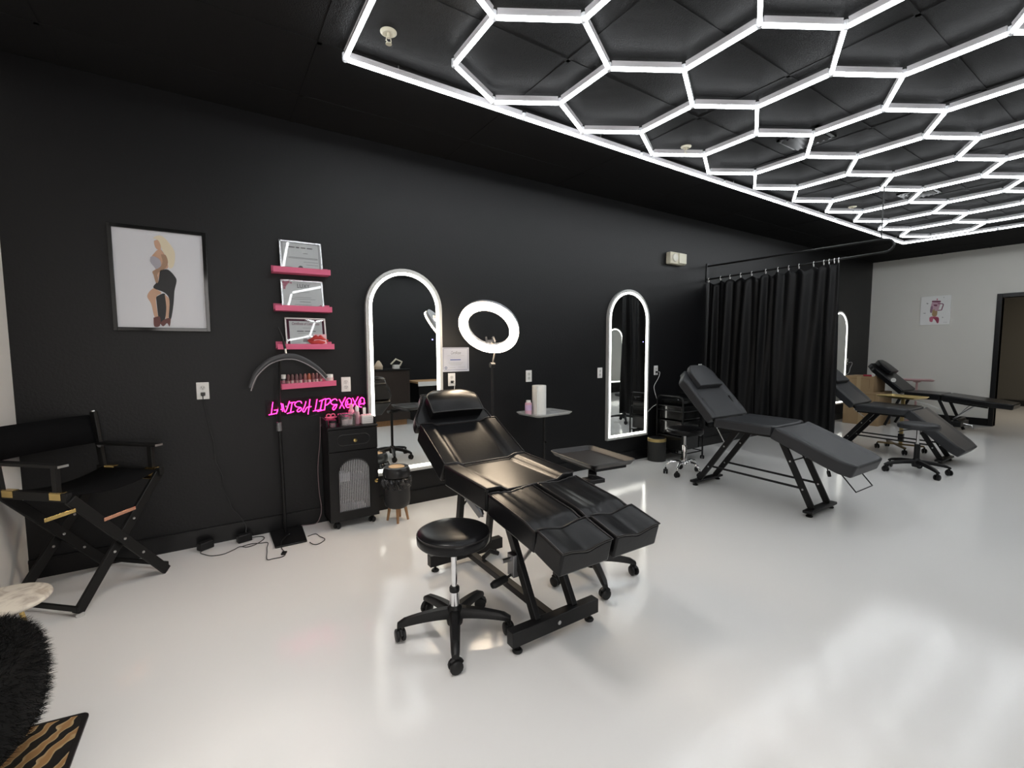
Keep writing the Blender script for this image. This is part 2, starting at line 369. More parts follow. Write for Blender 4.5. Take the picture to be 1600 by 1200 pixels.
# ---------------------------------------------------------------- hexagon light grid
E_, TH, OX, OY, ZL = 0.43517, -0.53579, 1.20744, -1.77012, 2.927
ct, st = math.cos(TH), math.sin(TH); R3 = math.sqrt(3)/2
def node(i, j):            # i in half edges, j in rows of edge*sqrt(3)/2
    u, v = i*0.5, j*R3
    return Vector((OX + E_*(ct*u - st*v), OY + E_*(st*u + ct*v), ZL))
PX0, PX1, PY0, PY1 = 0.69, 8.97, -1.06, -5.12
def hexn(ci, cj):          # the six corners round a hexagon centre
    return [(ci+2, cj), (ci+1, cj+1), (ci-1, cj+1), (ci-2, cj), (ci-1, cj-1), (ci+1, cj-1)]
edges, nodes = set(), set()
for a in range(-40, 41):
    for c in range(-40, 41):
        ci, cj = 1 + 3*a, 1 + a + 2*c          # centres, from the hexagon whose corner is node (0,0)
        hs = hexn(ci, cj); ps = [node(*h) for h in hs]
        if all(PX0-0.02 < p.x < PX1+0.04 and PY1-0.02 < p.y < PY0+0.05 for p in ps):
            for q in range(6):
                edges.add(tuple(sorted((hs[q], hs[(q+1) % 6])))); nodes.add(hs[q])
grid = thing('hexagon_ceiling_light', (4.8, -3.0, ZC), 'glowing white honeycomb LED tube grid under the black ceiling', 'ceiling light')
def tube_mesh(L, bh, bd):
    """housing into bh and glowing diffuser into bd, along local x, centred"""
    h = L/2
    bh.box((-h, -0.0085, 0.004), (h, 0.0085, 0.036)); bh.box((-h, -0.010, 0.034), (h, 0.010, 0.040))
    prof = [(0.0105*math.cos(t), -0.001 - 0.0095*math.sin(t)) for t in [PI*k/6 for k in range(7)]] + [(-0.0105, 0.006), (-0.0088, 0.008), (0.0088, 0.008), (0.0105, 0.006)]
    bd.prism([(-h, y, z) for y, z in prof], (L, 0, 0))
def place(o, p, q):
    d = q-p; return Matrix.Translation((p+q)/2) @ Matrix.Rotation(math.atan2(d.y, d.x), 4, 'Z')
def key(pq):
    mid = (pq[0]+pq[1])/2; z = seen(mid)
    return z if z else 100 + (mid-CAM).length
segs = sorted([(node(*a), node(*b_)) for a, b_ in edges], key=key)
LT = E_ - 0.034
bh, bd = B(), B(); tube_mesh(LT, bh, bd)
h0 = bh.build('light_tube', ALU, grid); d0 = bd.build('diffuser', TUBE, h0, smooth=True)
for me_ in (h0.data, d0.data):       # meshes were built about the world origin
    me_.transform(Matrix.Translation(wloc(grid)))
gl = wloc(grid)
rest_h, rest_d = B(), B()
for n_, (p, q) in enumerate(segs):
    Mx = place(None, p, q); T = Matrix.Translation(-gl) @ Mx
    if n_ < 100:
        if n_ == 0: h, d = h0, d0
        else:
            h = h0.copy(); COL.objects.link(h); h.parent = grid; d = d0.copy(); COL.objects.link(d); d.parent = h
        h.matrix_local = T
    else:
        for src, dst in ((h0.data, rest_h), (d0.data, rest_d)):
            vs = [dst.bm.verts.new(Mx @ v.co) for v in src.vertices]
            for f in src.polygons: dst.bm.faces.new([vs[i] for i in f.vertices])
rh = rest_h.build('light_tube', ALU, grid); stuff(rh)
rd = rest_d.build('diffuser', TUBE, rh); stuff(rd)
# corner connectors
ns = sorted([node(*n_) for n_ in nodes], key=lambda p: (seen(p) or 100 + (p-CAM).length))
c0 = B().lathe([(0,-0.012),(0.011,-0.012),(0.016,-0.006),(0.016,0.03),(0,0.034)], gl, 8).build('corner_connector', CONN, grid)
rest = B()
for n_, p in enumerate(ns):
    if n_ < 100:
        c = c0 if n_ == 0 else c0.copy()
        if n_: COL.objects.link(c); c.parent = grid
        c.location = p - gl
    else: rest.lathe([(0,-0.012),(0.011,-0.012),(0.016,-0.006),(0.016,0.03),(0,0.034)], p, 8)
stuff(rest.build('corner_connector', CONN, grid))
# straight tubes of the border, 1.19 m each
def border(p, q, n):
    p, q = Vector(p), Vector(q); d = (q-p)/n; L = d.length
    bh, bd = B(), B(); tube_mesh(L-0.03, bh, bd)
    h_ = bh.build('border_tube', ALU, grid); d_ = bd.build('diffuser', TUBE, h_, smooth=True)
    for me_ in (h_.data, d_.data): me_.transform(Matrix.Translation(gl))
    for k in range(n):
        if k: hh = h_.copy(); COL.objects.link(hh); hh.parent = grid; dd = d_.copy(); COL.objects.link(dd); dd.parent = hh
        else: hh = h_
        hh.matrix_local = Matrix.Translation(-gl) @ place(None, p+d*k, p+d*(k+1))
        c = c0.copy(); COL.objects.link(c); c.parent = grid; c.location = p+d*k - gl
border((PX0, PY0, ZL), (PX1, PY0, ZL), 7)
border((PX1, PY0, ZL), (PX1, PY1, ZL), 4)
border((PX1, PY1, ZL), (PX0, PY1, ZL), 7)
border((PX0, PY1, ZL), (PX0, PY0, ZL), 4)
b = B()
for x in (PX0+0.3, 2.6, 4.4, 6.2, 8.0, PX1-0.3):
    for y in (PY0, PY1): b.cyl((x, y, ZL+0.02), (x, y, ZC-0.003), 0.004, 6)
b.build('hanger', STEEL, grid)

# sprinklers and vents in the ceiling
def sprinkler(x, y, label):
    t = thing('fire_sprinkler', (x, y, ZC), label, 'sprinkler', 'ceiling sprinklers')
    B().lathe([(0,0),(0.042,0),(0.042,-0.004),(0.03,-0.012),(0.02,-0.006),(0,-0.006)], (x,y,ZC)).build('cover_ring', OFFW, t, smooth=True)
    b = B().cyl((x,y,ZC-0.006), (x,y,ZC-0.03), 0.009, 10)
    b.tube([(x-0.011,y,ZC-0.03),(x-0.013,y,ZC-0.045),(x,y,ZC-0.058)], 0.003, 6).tube([(x+0.011,y,ZC-0.03),(x+0.013,y,ZC-0.045),(x,y,ZC-0.058)], 0.003, 6)
    b.build('head', OFFW, t, smooth=True)
    B().lathe([(0,-0.058),(0.016,-0.058),(0.016,-0.061),(0,-0.061)], (x,y,ZC), 16).build('deflector', OFFW, t)
sprinkler(0.851, -1.304, 'ivory fire sprinkler in the nearest corner of the glowing light grid')
sprinkler(3.335, -1.289, 'small fire sprinkler, second one along the wall edge of the light grid')
sprinkler(6.388, -1.336, 'tiny fire sprinkler farthest away beneath the far light hexagons')
def vent(x, y, label):
    t = thing('ceiling_vent', (x, y, ZC), label, 'vent', 'black ceiling vents')
    h = 0.15
    b = B().box((x-h,y-h,ZC-0.012),(x+h,y-h+0.025,ZC)).box((x-h,y+h-0.025,ZC-0.012),(x+h,y+h,ZC)).box((x-h,y-h,ZC-0.012),(x-h+0.025,y+h,ZC)).box((x+h-0.025,y-h,ZC-0.012),(x+h,y+h,ZC))
    b.build('vent_frame', BLKMET, t)
    for k in range(6):
        yy = y-h+0.05+k*0.042
        B().bar((x-h+0.02,yy,ZC-0.018),(x+h-0.02,yy,ZC-0.018),0.03,0.003,(0,0.6,0.8)).build('vent_slat', BLKPLA, t)
vent(4.0, -1.9, 'black slatted air vent in the ceiling behind the nearer light hexagons')
vent(6.43, -1.93, 'distant slatted air vent in the ceiling towards the far wall')

# ---------------------------------------------------------------- wall pieces on the black wall (y = 0)
# framed photograph of a woman in a black skirt
t = thing('framed_picture', (-0.24, 0, 1.49), 'black framed square photo print of a blonde woman posing in a black skirt', 'picture')
x0, x1, z0, z1 = -0.476, -0.006, 1.488, 2.110
b = B()
for lo, hi in (((x0-.016,-.03,z0-.016),(x0+.006,-.002,z1+.016)), ((x1-.006,-.03,z0-.016),(x1+.016,-.002,z1+.016)), ((x0,-.03,z0-.016),(x1,-.002,z0+.006)), ((x0,-.03,z1-.006),(x1,-.002,z1+.016))): b.box(lo, hi)
b.build('frame', BLKGLO, t, bevel=0.002)
B().box((x0,-.018,z0),(x1,-.004,z1)).build('print', mat('print_backdrop', (0.66,0.66,0.69), 0.35), t)
FIG = {'hair':[(-0.271,2.057),(-0.254,2.074),(-0.225,2.078),(-0.194,2.046),(-0.164,1.989),(-0.165,1.928),(-0.177,1.886),(-0.198,1.879),(-0.204,1.934),(-0.222,1.977),(-0.233,2.011),(-0.247,2.05)],'face':[(-0.266,2.043),(-0.247,2.05),(-0.234,2.021),(-0.236,1.989),(-0.256,1.994),(-0.265,2.018)],'torso':[(-0.255,1.984),(-0.235,1.993),(-0.215,1.958),(-0.205,1.914),(-0.203,1.878),(-0.236,1.86),(-0.261,1.787),(-0.269,1.771),(-0.258,1.828),(-0.272,1.877),(-0.29,1.915),(-0.285,1.941)],'corset':[(-0.289,1.94),(-0.269,1.945),(-0.241,1.925),(-0.239,1.88),(-0.257,1.858),(-0.272,1.877),(-0.291,1.91)],'arm':[(-0.235,1.961),(-0.211,1.959),(-0.201,1.914),(-0.219,1.872),(-0.258,1.838),(-0.256,1.788),(-0.269,1.777),(-0.279,1.826),(-0.282,1.851),(-0.244,1.88),(-0.229,1.916)],'skirt':[(-0.245,1.859),(-0.203,1.868),(-0.168,1.825),(-0.162,1.795),(-0.176,1.732),(-0.185,1.649),(-0.202,1.555),(-0.215,1.555),(-0.205,1.669),(-0.227,1.718),(-0.283,1.745),(-0.269,1.777),(-0.256,1.788)],'lining':[(-0.274,1.69),(-0.227,1.713),(-0.224,1.627),(-0.236,1.544),(-0.258,1.523),(-0.268,1.553)],'leg1':[(-0.283,1.745),(-0.244,1.717),(-0.274,1.685),(-0.271,1.584),(-0.268,1.553),(-0.288,1.563),(-0.3,1.643),(-0.318,1.688),(-0.304,1.724)],'leg2':[(-0.228,1.708),(-0.208,1.684),(-0.202,1.648),(-0.214,1.565),(-0.231,1.554),(-0.224,1.627)],'shoe1':[(-0.293,1.557),(-0.26,1.564),(-0.263,1.507),(-0.292,1.502)],'shoe2':[(-0.262,1.523),(-0.236,1.549),(-0.206,1.555),(-0.213,1.503),(-0.225,1.524),(-0.246,1.503)]}
SKIN = mat('print_skin', (0.56,0.34,0.23), 0.4); HAIR = mat('print_blonde', (0.72,0.63,0.46), 0.4); PBLK = mat('print_black', (0.012,0.012,0.013), 0.4)
PGRN = mat('print_tattoo_tan', (0.36,0.22,0.14), 0.4); PLACE_ = mat('print_lace', (0.38,0.36,0.40), 0.4); PSHOE = mat('print_shoe', (0.12,0.035,0.03), 0.4)
fm = [SKIN, HAIR, PBLK, PGRN, PLACE_, PSHOE]
fb = B()
for k, (nm, mi, dy) in enumerate((('lining',2,0),('leg1',0,1),('leg2',0,1),('hair',1,1),('torso',0,2),('face',0,3),('corset',4,3),('arm',3,4),('skirt',2,4),('shoe1',5,5),('shoe2',5,5))):
    pts = [(p[0], 0, p[1]) for p in FIG[nm]]
    sm = smooth_path(pts + [pts[0]], 4)[:-1]
    fb.m(mi).face([(p.x, -0.0185-0.0003*dy, p.z) for p in sm])
fb.build('printed_figure', fm, t)

# four pink picture ledges with certificates
def ledge(z, xa, xb, label, tilt=0.0):
    t = thing('wall_ledge', ((xa+xb)/2, 0, z), label, 'shelf', 'pink wall ledges')
    def zz(x): return z + tilt*(x-(xa+xb)/2)
    b = B()
    def slab(y0, y1, za, zb):
        v = [(xa,y0,zz(xa)+za),(xb,y0,zz(xb)+za),(xb,y1,zz(xb)+za),(xa,y1,zz(xa)+za)]
        b.prism(v, (0,0,zb-za))
    slab(-.105, -.003, 0, .012); b.build('shelf_board', PINK, t)
    b = B(); slab(-.108, -.095, 0, .040); b.build('front_lip', PINK, t, bevel=0.002)
    b = B(); slab(-.014, -.002, 0, .058); b.build('back_rail', PINK, t, bevel=0.002)
ledge(1.898, .393, .779, 'topmost of the four pink ledges, with a bright framed certificate', 0.01)
ledge(1.626, .397, .781, 'second pink ledge from the top, with a rose-cornered certificate')
ledge(1.350, .402, .788, 'third pink ledge from the top, holding the red lips ornament')
ledge(1.068, .417, .793, 'lowest pink ledge, lined with small lipstick bottles', 0.03)
def certificate(xa, xb, za, zb, label, kind):
    t = thing('framed_certificate', ((xa+xb)/2, -.06, za), label, 'certificate', 'framed certificates on the pink ledges')
    yb, yt = -.078, -.030                     # leans back on the wall
    def P(u, v, d=0.0): return (xa+(xb-xa)*u, yb+(yt-yb)*v-d, za+(zb-za)*v)
    b = B()
    for u0,u1,v0,v1 in ((0,.035,0,1),(.965,1,0,1),(0,1,0,.045),(0,1,.955,1)): b.prism([P(u0,v0,.008),P(u1,v0,.008),P(u1,v1,.008),P(u0,v1,.008)], (0,.018,0))
    b.build('frame', SILVER if kind != 3 else mat('white_frame', (.72,.70,.70), .3), t)
    b = B().prism([P(0,0,-.004),P(1,0,-.004),P(1,1,-.004),P(0,1,-.004)], (0,.008,0)).build('backing', BLKMET, t)
    if kind == 3:
        B().prism([P(.03,.04,.0),P(.97,.04,.0),P(.97,.96,.0),P(.03,.96,.0)], (0,.003,0)).build('mount', mat('plum_mount', (.10,.012,.04), .6), t)
        B().prism([P(.10,.08,.001),P(.91,.08,.001),P(.91,.89,.001),P(.10,.89,.001)], (0,.002,0)).build('certificate_sheet', CERTP, t)
    else:
        B().prism([P(.03,.04,.0),P(.97,.04,.0),P(.97,.96,.0),P(.03,.96,.0)], (0,.003,0)).build('certificate_sheet', CERTP, t)
    X, Y = (1,0,0), (0, yt-yb, zb-za)
    def lines(rows, m_, name='text_line'):
        b = B()
        for u0,u1,v,h in rows: b.prism([P(u0,v-h/2,.0022),P(u1,v-h/2,.0022),P(u1,v+h/2,.0022),P(u0,v+h/2,.0022)], (0,.0006,0))
        return b.build(name, m_, t)
    W_ = xb-xa
    if kind == 1:
        lines([(.04,.96,.945,.03),(.06,.075,.5,.86),(.925,.94,.5,.86)], LINK, 'printed_border')
        lines([(.16,.36,.80,.03),(.39,.47,.80,.035),(.50,.62,.80,.03),(.65,.78,.80,.03)], INK, 'title_line')
        lines([(.2,.9,.47,.018),(.2,.9,.44,.012),(.55,.9,.34,.012),(.6,.9,.25,.012),(.13,.26,.14,.014),(.13,.26,.10,.014),(.72,.88,.12,.014),(.72,.88,.08,.014),(.55,.66,.62,.02)], LINK)
        b = B(); c = Vector(P(.47,.13,.0024)); b.prism([c + Vector((math.cos(a)*.017,0,math.sin(a)*.017)) for a in [2*PI*k/20 for k in range(20)]], (0,.0006,0)); b.build('seal', INK, t)
    if kind == 2:
        lettering('LUXY', .044, P(.53,.80,.0025), X, Y, 'printed_title', INK, t, width=W_*.30)
        lines([(.36,.66,.60,.012),(.3,.7,.42,.012),(.2,.8,.36,.012),(.42,.68,.27,.02),(.3,.7,.17,.012),(.36,.40,.55,.012)], LINK)
        b = B()
        for u,v,r in ((.07,.9,.011),(.13,.88,.012),(.09,.80,.012),(.18,.92,.009),(.08,.71,.008),(.24,.9,.006),(.86,.11,.008),(.92,.14,.010),(.93,.08,.011),(.8,.09,.006)):
            c = Vector(P(u,v,.0024)); b.prism([c+Vector((math.cos(a)*r*(1+.25*math.sin(5*a)),0,math.sin(a)*r*(1+.25*math.sin(5*a)))) for a in [2*PI*k/20 for k in range(20)]], (0,.0006,0))
        b.build('printed_roses', PINKINK, t)
    if kind == 3:
        lettering('Certificate of Completion', .03, P(.50,.80,.0030), X, Y, 'printed_title', mat('rose_ink', (.25,.06,.11), .6), t, shear=.35, width=W_*.68)
        lines([(.42,.60,.66,.012),(.3,.7,.48,.01),(.14,.38,.22,.012),(.14,.34,.16,.01)], LINK)
        lines([(.28,.44,.55,.025),(.47,.62,.55,.025),(.66,.74,.55,.025)], INK, 'name_line')
        b = B(); c = Vector(P(.47,.23,.0030)); b.prism([c + Vector((math.cos(a)*.018,0,math.sin(a)*.018)) for a in [2*PI*k/20 for k in range(20)]], (0,.0006,0)); b.build('seal', mat('silver_seal', (.35,.33,.34), .4), t)
    B().prism([P(.03,.04,.005),P(.97,.04,.005),P(.97,.96,.005),P(.03,.96,.005)], (0,.001,0)).build('glass_pane', GLASS, t)
certificate(.447, .730, 1.911, 2.137, 'bright silver framed certificate with a grey seal on the topmost pink ledge', 1)
certificate(.447, .731, 1.639, 1.857, 'silver framed certificate with pink rose corners on the second pink ledge', 2)
certificate(.463, .742, 1.363, 1.583, 'white framed certificate with a plum mount behind the red lips', 3)
# red lips ornament and little pink card
t = thing('lip_ornament', (.678, -.085, 1.39), 'red sculpted lips ornament standing on the third pink ledge', 'ornament')
def lipmesh(upper):
    b = B(); N = 25; rings = []
    for i in range(N):
        u = -1 + 2*i/(N-1); x = .678 + .074*u
        e = max(0.0, 1-abs(u)**2.2)
        if upper: top = e*(.030 + .010*math.exp(-((abs(u)-.28)/.2)**2) - .006*math.exp(-(u/.12)**2)); zc_, h = 1.418 + .004*math.cos(PI*u*1.5), top
        else: zc_, h = 1.418 + .004*math.cos(PI*u*1.5), -(.036*e**.8)
        ring = []
        for k in range(9):
            a = PI*k/8
            ring.append(b.bm.verts.new((x, -.082 - .020*e*math.sin(a) - .002, zc_ + h*(0.5-0.5*math.cos(a)))))
        for k in range(1):
            ring.append(b.bm.verts.new((x, -.074, zc_ + h*.5)))
        rings.append(ring)
    n = len(rings[0])
    for A, C in zip(rings, rings[1:]):
        for k in range(n): b.bm.faces.new((A[k], A[(k+1)%n], C[(k+1)%n], C[k]))
    return b
lipmesh(True).build('upper_lip', LIPR, t, smooth=True, ang=60); lipmesh(False).build('lower_lip', LIPR, t, smooth=True, ang=60)
tag(B().box((.648,-.094,1.37),(.735,-.090,1.462), rot=Matrix.Rotation(-.12,3,'X')).build('note_card', PALEPK), 'small pale pink card tucked behind the red lips ornament', 'card')
# bottles on the lowest ledge
def zl4(x): return 1.068 + .03*(x-.605) + .013
lx = [.466,.493,.521,.548,.580,.607,.634,.660,.687]
cols = [(.11,.035,.04),(.12,.05,.055),(.14,.06,.07),(.13,.05,.06),(.30,.10,.10),(.36,.09,.05),(.20,.06,.06),(.15,.05,.06),(.15,.045,.05)]
words = ['first','second','third','fourth','fifth, reddest','sixth, orange red,','seventh','eighth','ninth']
for k, x in enumerate(lx):
    z = zl4(x)
    t = thing('lipstick_bottle', (x,-.075,z), words[k]+' small dark lipstick bottle from the left on the lowest pink ledge', 'bottle', 'lipstick bottles on the lowest ledge')
    B().lathe([(0,0),(.0118,0),(.0118,.042),(.009,.046),(0,.046)], (x,-.075,z), 14).build('bottle', mat('bottle_pale_%d' % (k % 2), (.55,.38,.38) if k % 2 else (.35,.2,.2), .2), t, smooth=True)
    B().lathe([(0,.046),(.0122,.046),(.0122,.074),(.008,.090),(0,.092)], (x,-.075,z), 14).build('cap', mat('lip_cap_%d' % k, cols[k], .3), t, smooth=True)
def jar(x, r, h, label, lidh):
    z = zl4(x); t = thing('jar', (x,-.07,z), label, 'jar', 'white capped jars on the lowest ledge')
    B().lathe([(0,0),(r,0),(r,h),(0,h)], (x,-.07,z), 18).build('body', CLEAR if r < .02 else mat('pale_jar', (.6,.45,.45), .3), t, smooth=True)
    B().lathe([(0,h),(r*1.02,h),(r*1.02,h+lidh),(r*.9,h+lidh+.003),(0,h+lidh+.003)], (x,-.07,z), 18).build('cap', WHITE, t, smooth=True)
jar(.437, .0155, .062, 'white capped bottle at the left end of the lowest pink ledge', .028)
jar(.752, .026, .050, 'squat white lidded jar at the right end of the lowest pink ledge', .022)

# pink neon sign
NEON = [[(0.364,0.969),(0.35,0.883)],[(0.334,0.877),(0.385,0.885)],[(0.369,0.909),(0.426,0.911)],[(0.383,0.881),(0.4,0.922),(0.417,0.956),(0.422,0.925),(0.424,0.895)],[(0.428,0.952),(0.442,0.888),(0.474,0.969)],[(0.472,0.955),(0.511,0.959)],[(0.492,0.958),(0.476,0.878)],[(0.453,0.877),(0.501,0.889)],[(0.556,0.946),(0.548,0.962),(0.525,0.961),(0.508,0.942),(0.519,0.923),(0.546,0.916),(0.553,0.902),(0.538,0.886),(0.524,0.887),(0.527,0.902),(0.546,0.914)],[(0.586,0.959),(0.577,0.926),(0.561,0.891),(0.571,0.88),(0.585,0.905),(0.596,0.914),(0.623,0.917)],[(0.615,0.973),(0.597,0.86)],[(0.665,0.97),(0.648,0.887)],[(0.633,0.881),(0.694,0.889)],[(0.679,0.953),(0.727,0.971)],[(0.702,0.962),(0.684,0.882)],[(0.664,0.876),(0.711,0.885)],[(0.729,0.971),(0.715,0.882)],[(0.729,0.966),(0.754,0.969),(0.761,0.95),(0.74,0.925),(0.722,0.921)],[(0.81,0.95),(0.799,0.964),(0.776,0.957),(0.763,0.937),(0.78,0.92),(0.805,0.92),(0.802,0.899),(0.784,0.879),(0.776,0.891),(0.79,0.911),(0.811,0.921)],[(0.827,0.959),(0.863,0.884)],[(0.874,0.972),(0.827,0.887)],[(0.899,0.965),(0.917,0.953),(0.918,0.923),(0.905,0.894),(0.884,0.891),(0.873,0.913),(0.88,0.945),(0.899,0.965)],[(0.874,0.909),(0.92,0.918)],[(0.891,0.941),(0.887,0.92)],[(0.928,0.963),(0.965,0.882)],[(0.973,0.971),(0.923,0.885)],[(1.0,0.964),(1.017,0.952),(1.019,0.922),(1.006,0.89),(0.984,0.888),(0.974,0.911),(0.983,0.943),(1.0,0.964)],[(0.977,0.908),(1.027,0.916)],[(0.991,0.94),(0.988,0.918)]]
t = thing('neon_sign', (.68, -.02, .82), 'pink neon lettering sign glowing on the black wall above the cabinet', 'neon sign')
words_n = [('letter_l',[0,1]),('letter_a',[2,3]),('letter_v',[4]),('letter_i',[5,6,7]),('letter_s',[8]),('letter_h',[9,10]),('letter_l',[11,12]),('letter_i',[13,14,15]),('letter_p',[16,17]),('letter_s',[18]),('letter_x',[19,20]),('letter_o',[21,22,23]),('letter_x',[24,25]),('letter_o',[26,27,28])]
for nm, ids in words_n:
    b = B()
    for i in ids:
        pts = [(x,-.032,z) for x,z in NEON[i]]
        if len(pts) > 2: pts = smooth_path(pts, 5)
        b.tube(pts, .0027, 6)
    b.build(nm, NEONM, t, smooth=True)
xs = [x for s_ in NEON for x,_ in s_]; zs = [z for s_ in NEON for _,z in s_]
b = B(); xa, xb = min(xs)-.02, max(xs)+.02
top = [(x, -.022, .0) for x in ()]
lo, hi = [], []
for k in range(15):
    x = xa + (xb-xa)*k/14
    near = [z for s_ in NEON for xx,z in s_ if abs(xx-x) < .06]
    lo.append((x,-.024,min(near)-.018)); hi.append((x,-.024,max(near)+.018))
b.prism(lo + hi[::-1], (0,.006,0)); b.build('backing_panel', ACRY, t)
b = B()
for x, z in ((.45,.93),(.93,.91)): b.cyl((x,-.03,z),(x,0,z),.006,10)
b.build('standoff', STEEL, t)

# electric outlets
OUT = []
def outlet(x, label, z=1.072, plugc=None):
    t = thing('wall_outlet', (x,0,z), label, 'outlet', 'white wall outlets')
    B().box((x-.036,-.006,z-.058),(x+.036,0,z+.058)).build('face_plate', WHITE, t, bevel=.003)
    for dz in (-.021,.021):
        f = B().lathe([(0,0),(.016,0),(.0155,.002),(0,.002)], (x,-.006,z+dz), 18, (0,-1,0)).build('socket', mat('socket_white', (.66,.65,.63), .4), t)
        b = B().box((x-.0075,-.0086,z+dz-.002),(x-.0050,-.0079,z+dz+.008)).box((x+.0050,-.0086,z+dz-.002),(x+.0075,-.0079,z+dz+.007)).cyl((x,-.0086,z+dz-.008),(x,-.0079,z+dz-.008),.0028,8)
        b.build('slot', DARKHOLE, f)
    B().cyl((x,-.0075,z),(x,-.005,z),.003,8).build('screw', STEEL, t)
outlet(-.054, 'white wall outlet with a black plug beside the framed photo of the woman')
outlet(.888, 'white wall outlet above the pink neon sign')
outlet(1.811, 'white wall outlet below the taped paper certificate')
outlet(2.666, 'white wall outlet above the paper towel roll')
outlet(3.644, 'white wall outlet just left of the far arched mirror')
outlet(4.591, 'white wall outlet just right of the far arched mirror with a white cord')
outlet(5.485, 'white wall outlet beside the black curtain behind the grey bed')
outlet(10.015, 'white wall outlet beyond the curtain next to the partly hidden mirror')
def cord(name, pts, r, m_, label, ends=None, plug=None):
    t = thing(name, pts[0], label, 'cord')
    B().tube(smooth_path(pts, 5), r, 6).build('cable', m_, t, smooth=True)
    if plug: 
        x, y, z = plug; B().box((x-.013,y-.022,z-.011),(x+.013,y,z+.011)).build('plug', m_ if m_ is not WHITE else BLKPLA, t, bevel=.003)
    return t
def adapter(parent, x, y, rz, z=0.0):
    B().box((x-.045,y-.026,z+.001),(x+.045,y+.026,z+.055), rot=rz).build('power_adapter', BLKPLA, parent, bevel=.006)
c1 = [(-.055,-.034,1.046),(-.055,-.03,1.0),(-.05,-.02,.96),(-.04,-.02,.90),(-.029,-.02,.815),(-.012,-.02,.72),(-.006,-.022,.60),(.012,-.03,.533),(.03,-.035,.473),(.031,-.035,.383),(.06,-.04,.298),(.077,-.04,.237),(.122,-.045,.17),(.155,-.06,.10),(.150,-.085,.055)]
t = cord('power_cord', c1, .0028, mat('black_cable', (.02,.02,.02), .35), 'black cord hanging from the outlet near the framed photo to the floor', plug=(-.054,-.0085,1.051))
adapter(t, .140, -.087, .25)
FC = mat('black_cable', (.02,.02,.02), .35)
fz = .004
t = cord('floor_cable', [(x,y,fz) for x,y in [(-.085,-.085),(-.116,-.14),(-.095,-.188),(-.055,-.239),(.01,-.255),(.07,-.216),(.109,-.182),(.149,-.217),(.203,-.199),(.247,-.148),(.263,-.102),(.243,-.066),(.20,-.05),(.12,-.03)]], .0026, FC, 'thin black cable looping over the floor from the loose adapter by the wall')
adapter(t, -.088, -.082, .55)
t = cord('lamp_cable', [(x,y,z) for x,y,z in [(.118,-.188,.0),(.176,-.173,.0),(.228,-.195,.0),(.275,-.215,.0),(.262,-.30,.0),(.256,-.371,.0),(.244,-.502,.0),(.28,-.513,.0),(.326,-.516,.0),(.352,-.489,.0),(.350,-.42,.0),(.344,-.372,.0),(.35,-.30,.018),(.394,-.215,.020),(.42,-.19,.022)]], .0026, FC, 'black cable with an inline switch beside the lamp base')
for ch in t.children: ch.location.z += .004
B().box((.327,-.482,.001),(.366,-.452,.013), rot=1.2).build('inline_switch', BLKPLA, t, bevel=.003)
cord('floor_cable', [(x,y,fz) for x,y in [(.527,-.255),(.582,-.239),(.60,-.306),(.62,-.373),(.592,-.419),(.554,-.438),(.530,-.41),(.522,-.37)]], .0026, FC, 'thin black cable loop on the floor right of the lamp base')
cord('power_cord', [(.684,-.02,.83),(.684,-.018,.79),(.677,-.016,.639),(.66,-.016,.50),(.654,-.016,.39),(.658,-.018,.238),(.668,-.022,.123),(.655,-.04,.06),(.62,-.03,.005),(.52,-.012,.005)], .003, mat('clear_grey_cable', (.22,.16,.17), .3), 'thin cord running from the neon sign down behind the cabinet')
cord('mirror_cord', [(1.811,-.035,1.051),(1.815,-.05,1.046),(1.828,-.03,1.03),(1.829,-.02,.99),(1.825,-.015,.9),(1.80,-.012,.7),(1.74,-.012,.55),(1.712,-.012,.5)], .003, WHITE, 'white mirror cord hanging from the outlet under the paper certificate', plug=(1.811,-.0085,1.051))
cord('mirror_cord', [(4.591,-.03,1.051),(4.625,-.03,1.053),(4.644,-.02,1.028),(4.621,-.015,.969),(4.555,-.012,.881),(4.568,-.012,.805),(4.621,-.012,.67),(4.533,-.012,.623),(4.446,-.012,.57),(4.423,-.012,.56)], .0035, WHITE, 'wavy white cord from an outlet to the far arched mirror', plug=(4.591,-.0085,1.051))
cord('mirror_cord', [(10.015,-.03,1.051),(10.137,-.03,1.06),(10.205,-.02,1.027),(10.141,-.015,.946),(10.108,-.012,.865),(10.0,-.012,.83),(9.918,-.012,.80)], .004, WHITE, 'white cord beside the mirror glimpsed past the curtain edge', plug=(10.015,-.0085,1.051))

# paper certificate taped to the wall
t = thing('paper_certificate', (1.855,0,1.143), 'unframed white paper certificate taped to the wall beside the near mirror', 'certificate')
B().box((1.720,-.003,1.143),(1.990,-.001,1.361)).build('sheet', mat('blueish_paper', (.55,.56,.62), .7), t)
b = B()
for lo, hi in (((1.735,1.352),(1.975,1.356)),((1.735,1.156),(1.975,1.160)),((1.731,1.165),(1.735,1.348)),((1.975,1.165),(1.979,1.348))): b.box((lo[0],-.0036,lo[1]),(hi[0],-.003,hi[1]))
b.build('printed_border', mat('slate_ink', (.2,.22,.3), .7), t)
lettering('Certificate', .04, (1.855,-.0036,1.312), (1,0,0), (0,0,1), 'printed_title', INK, t, shear=.4, width=.10)
b = B()
for u0,u1,z in ((1.77,1.94,1.285),(1.80,1.91,1.272),(1.78,1.93,1.222),(1.79,1.92,1.212),(1.80,1.91,1.202),(1.79,1.85,1.178),(1.88,1.95,1.182)): b.box((u0,-.0036,z),(u1,-.003,z+.003))
b.build('text_line', LINK, t)
B().box((1.80,-.0037,1.246),(1.905,-.003,1.254)).build('name_line', BLUEINK, t)
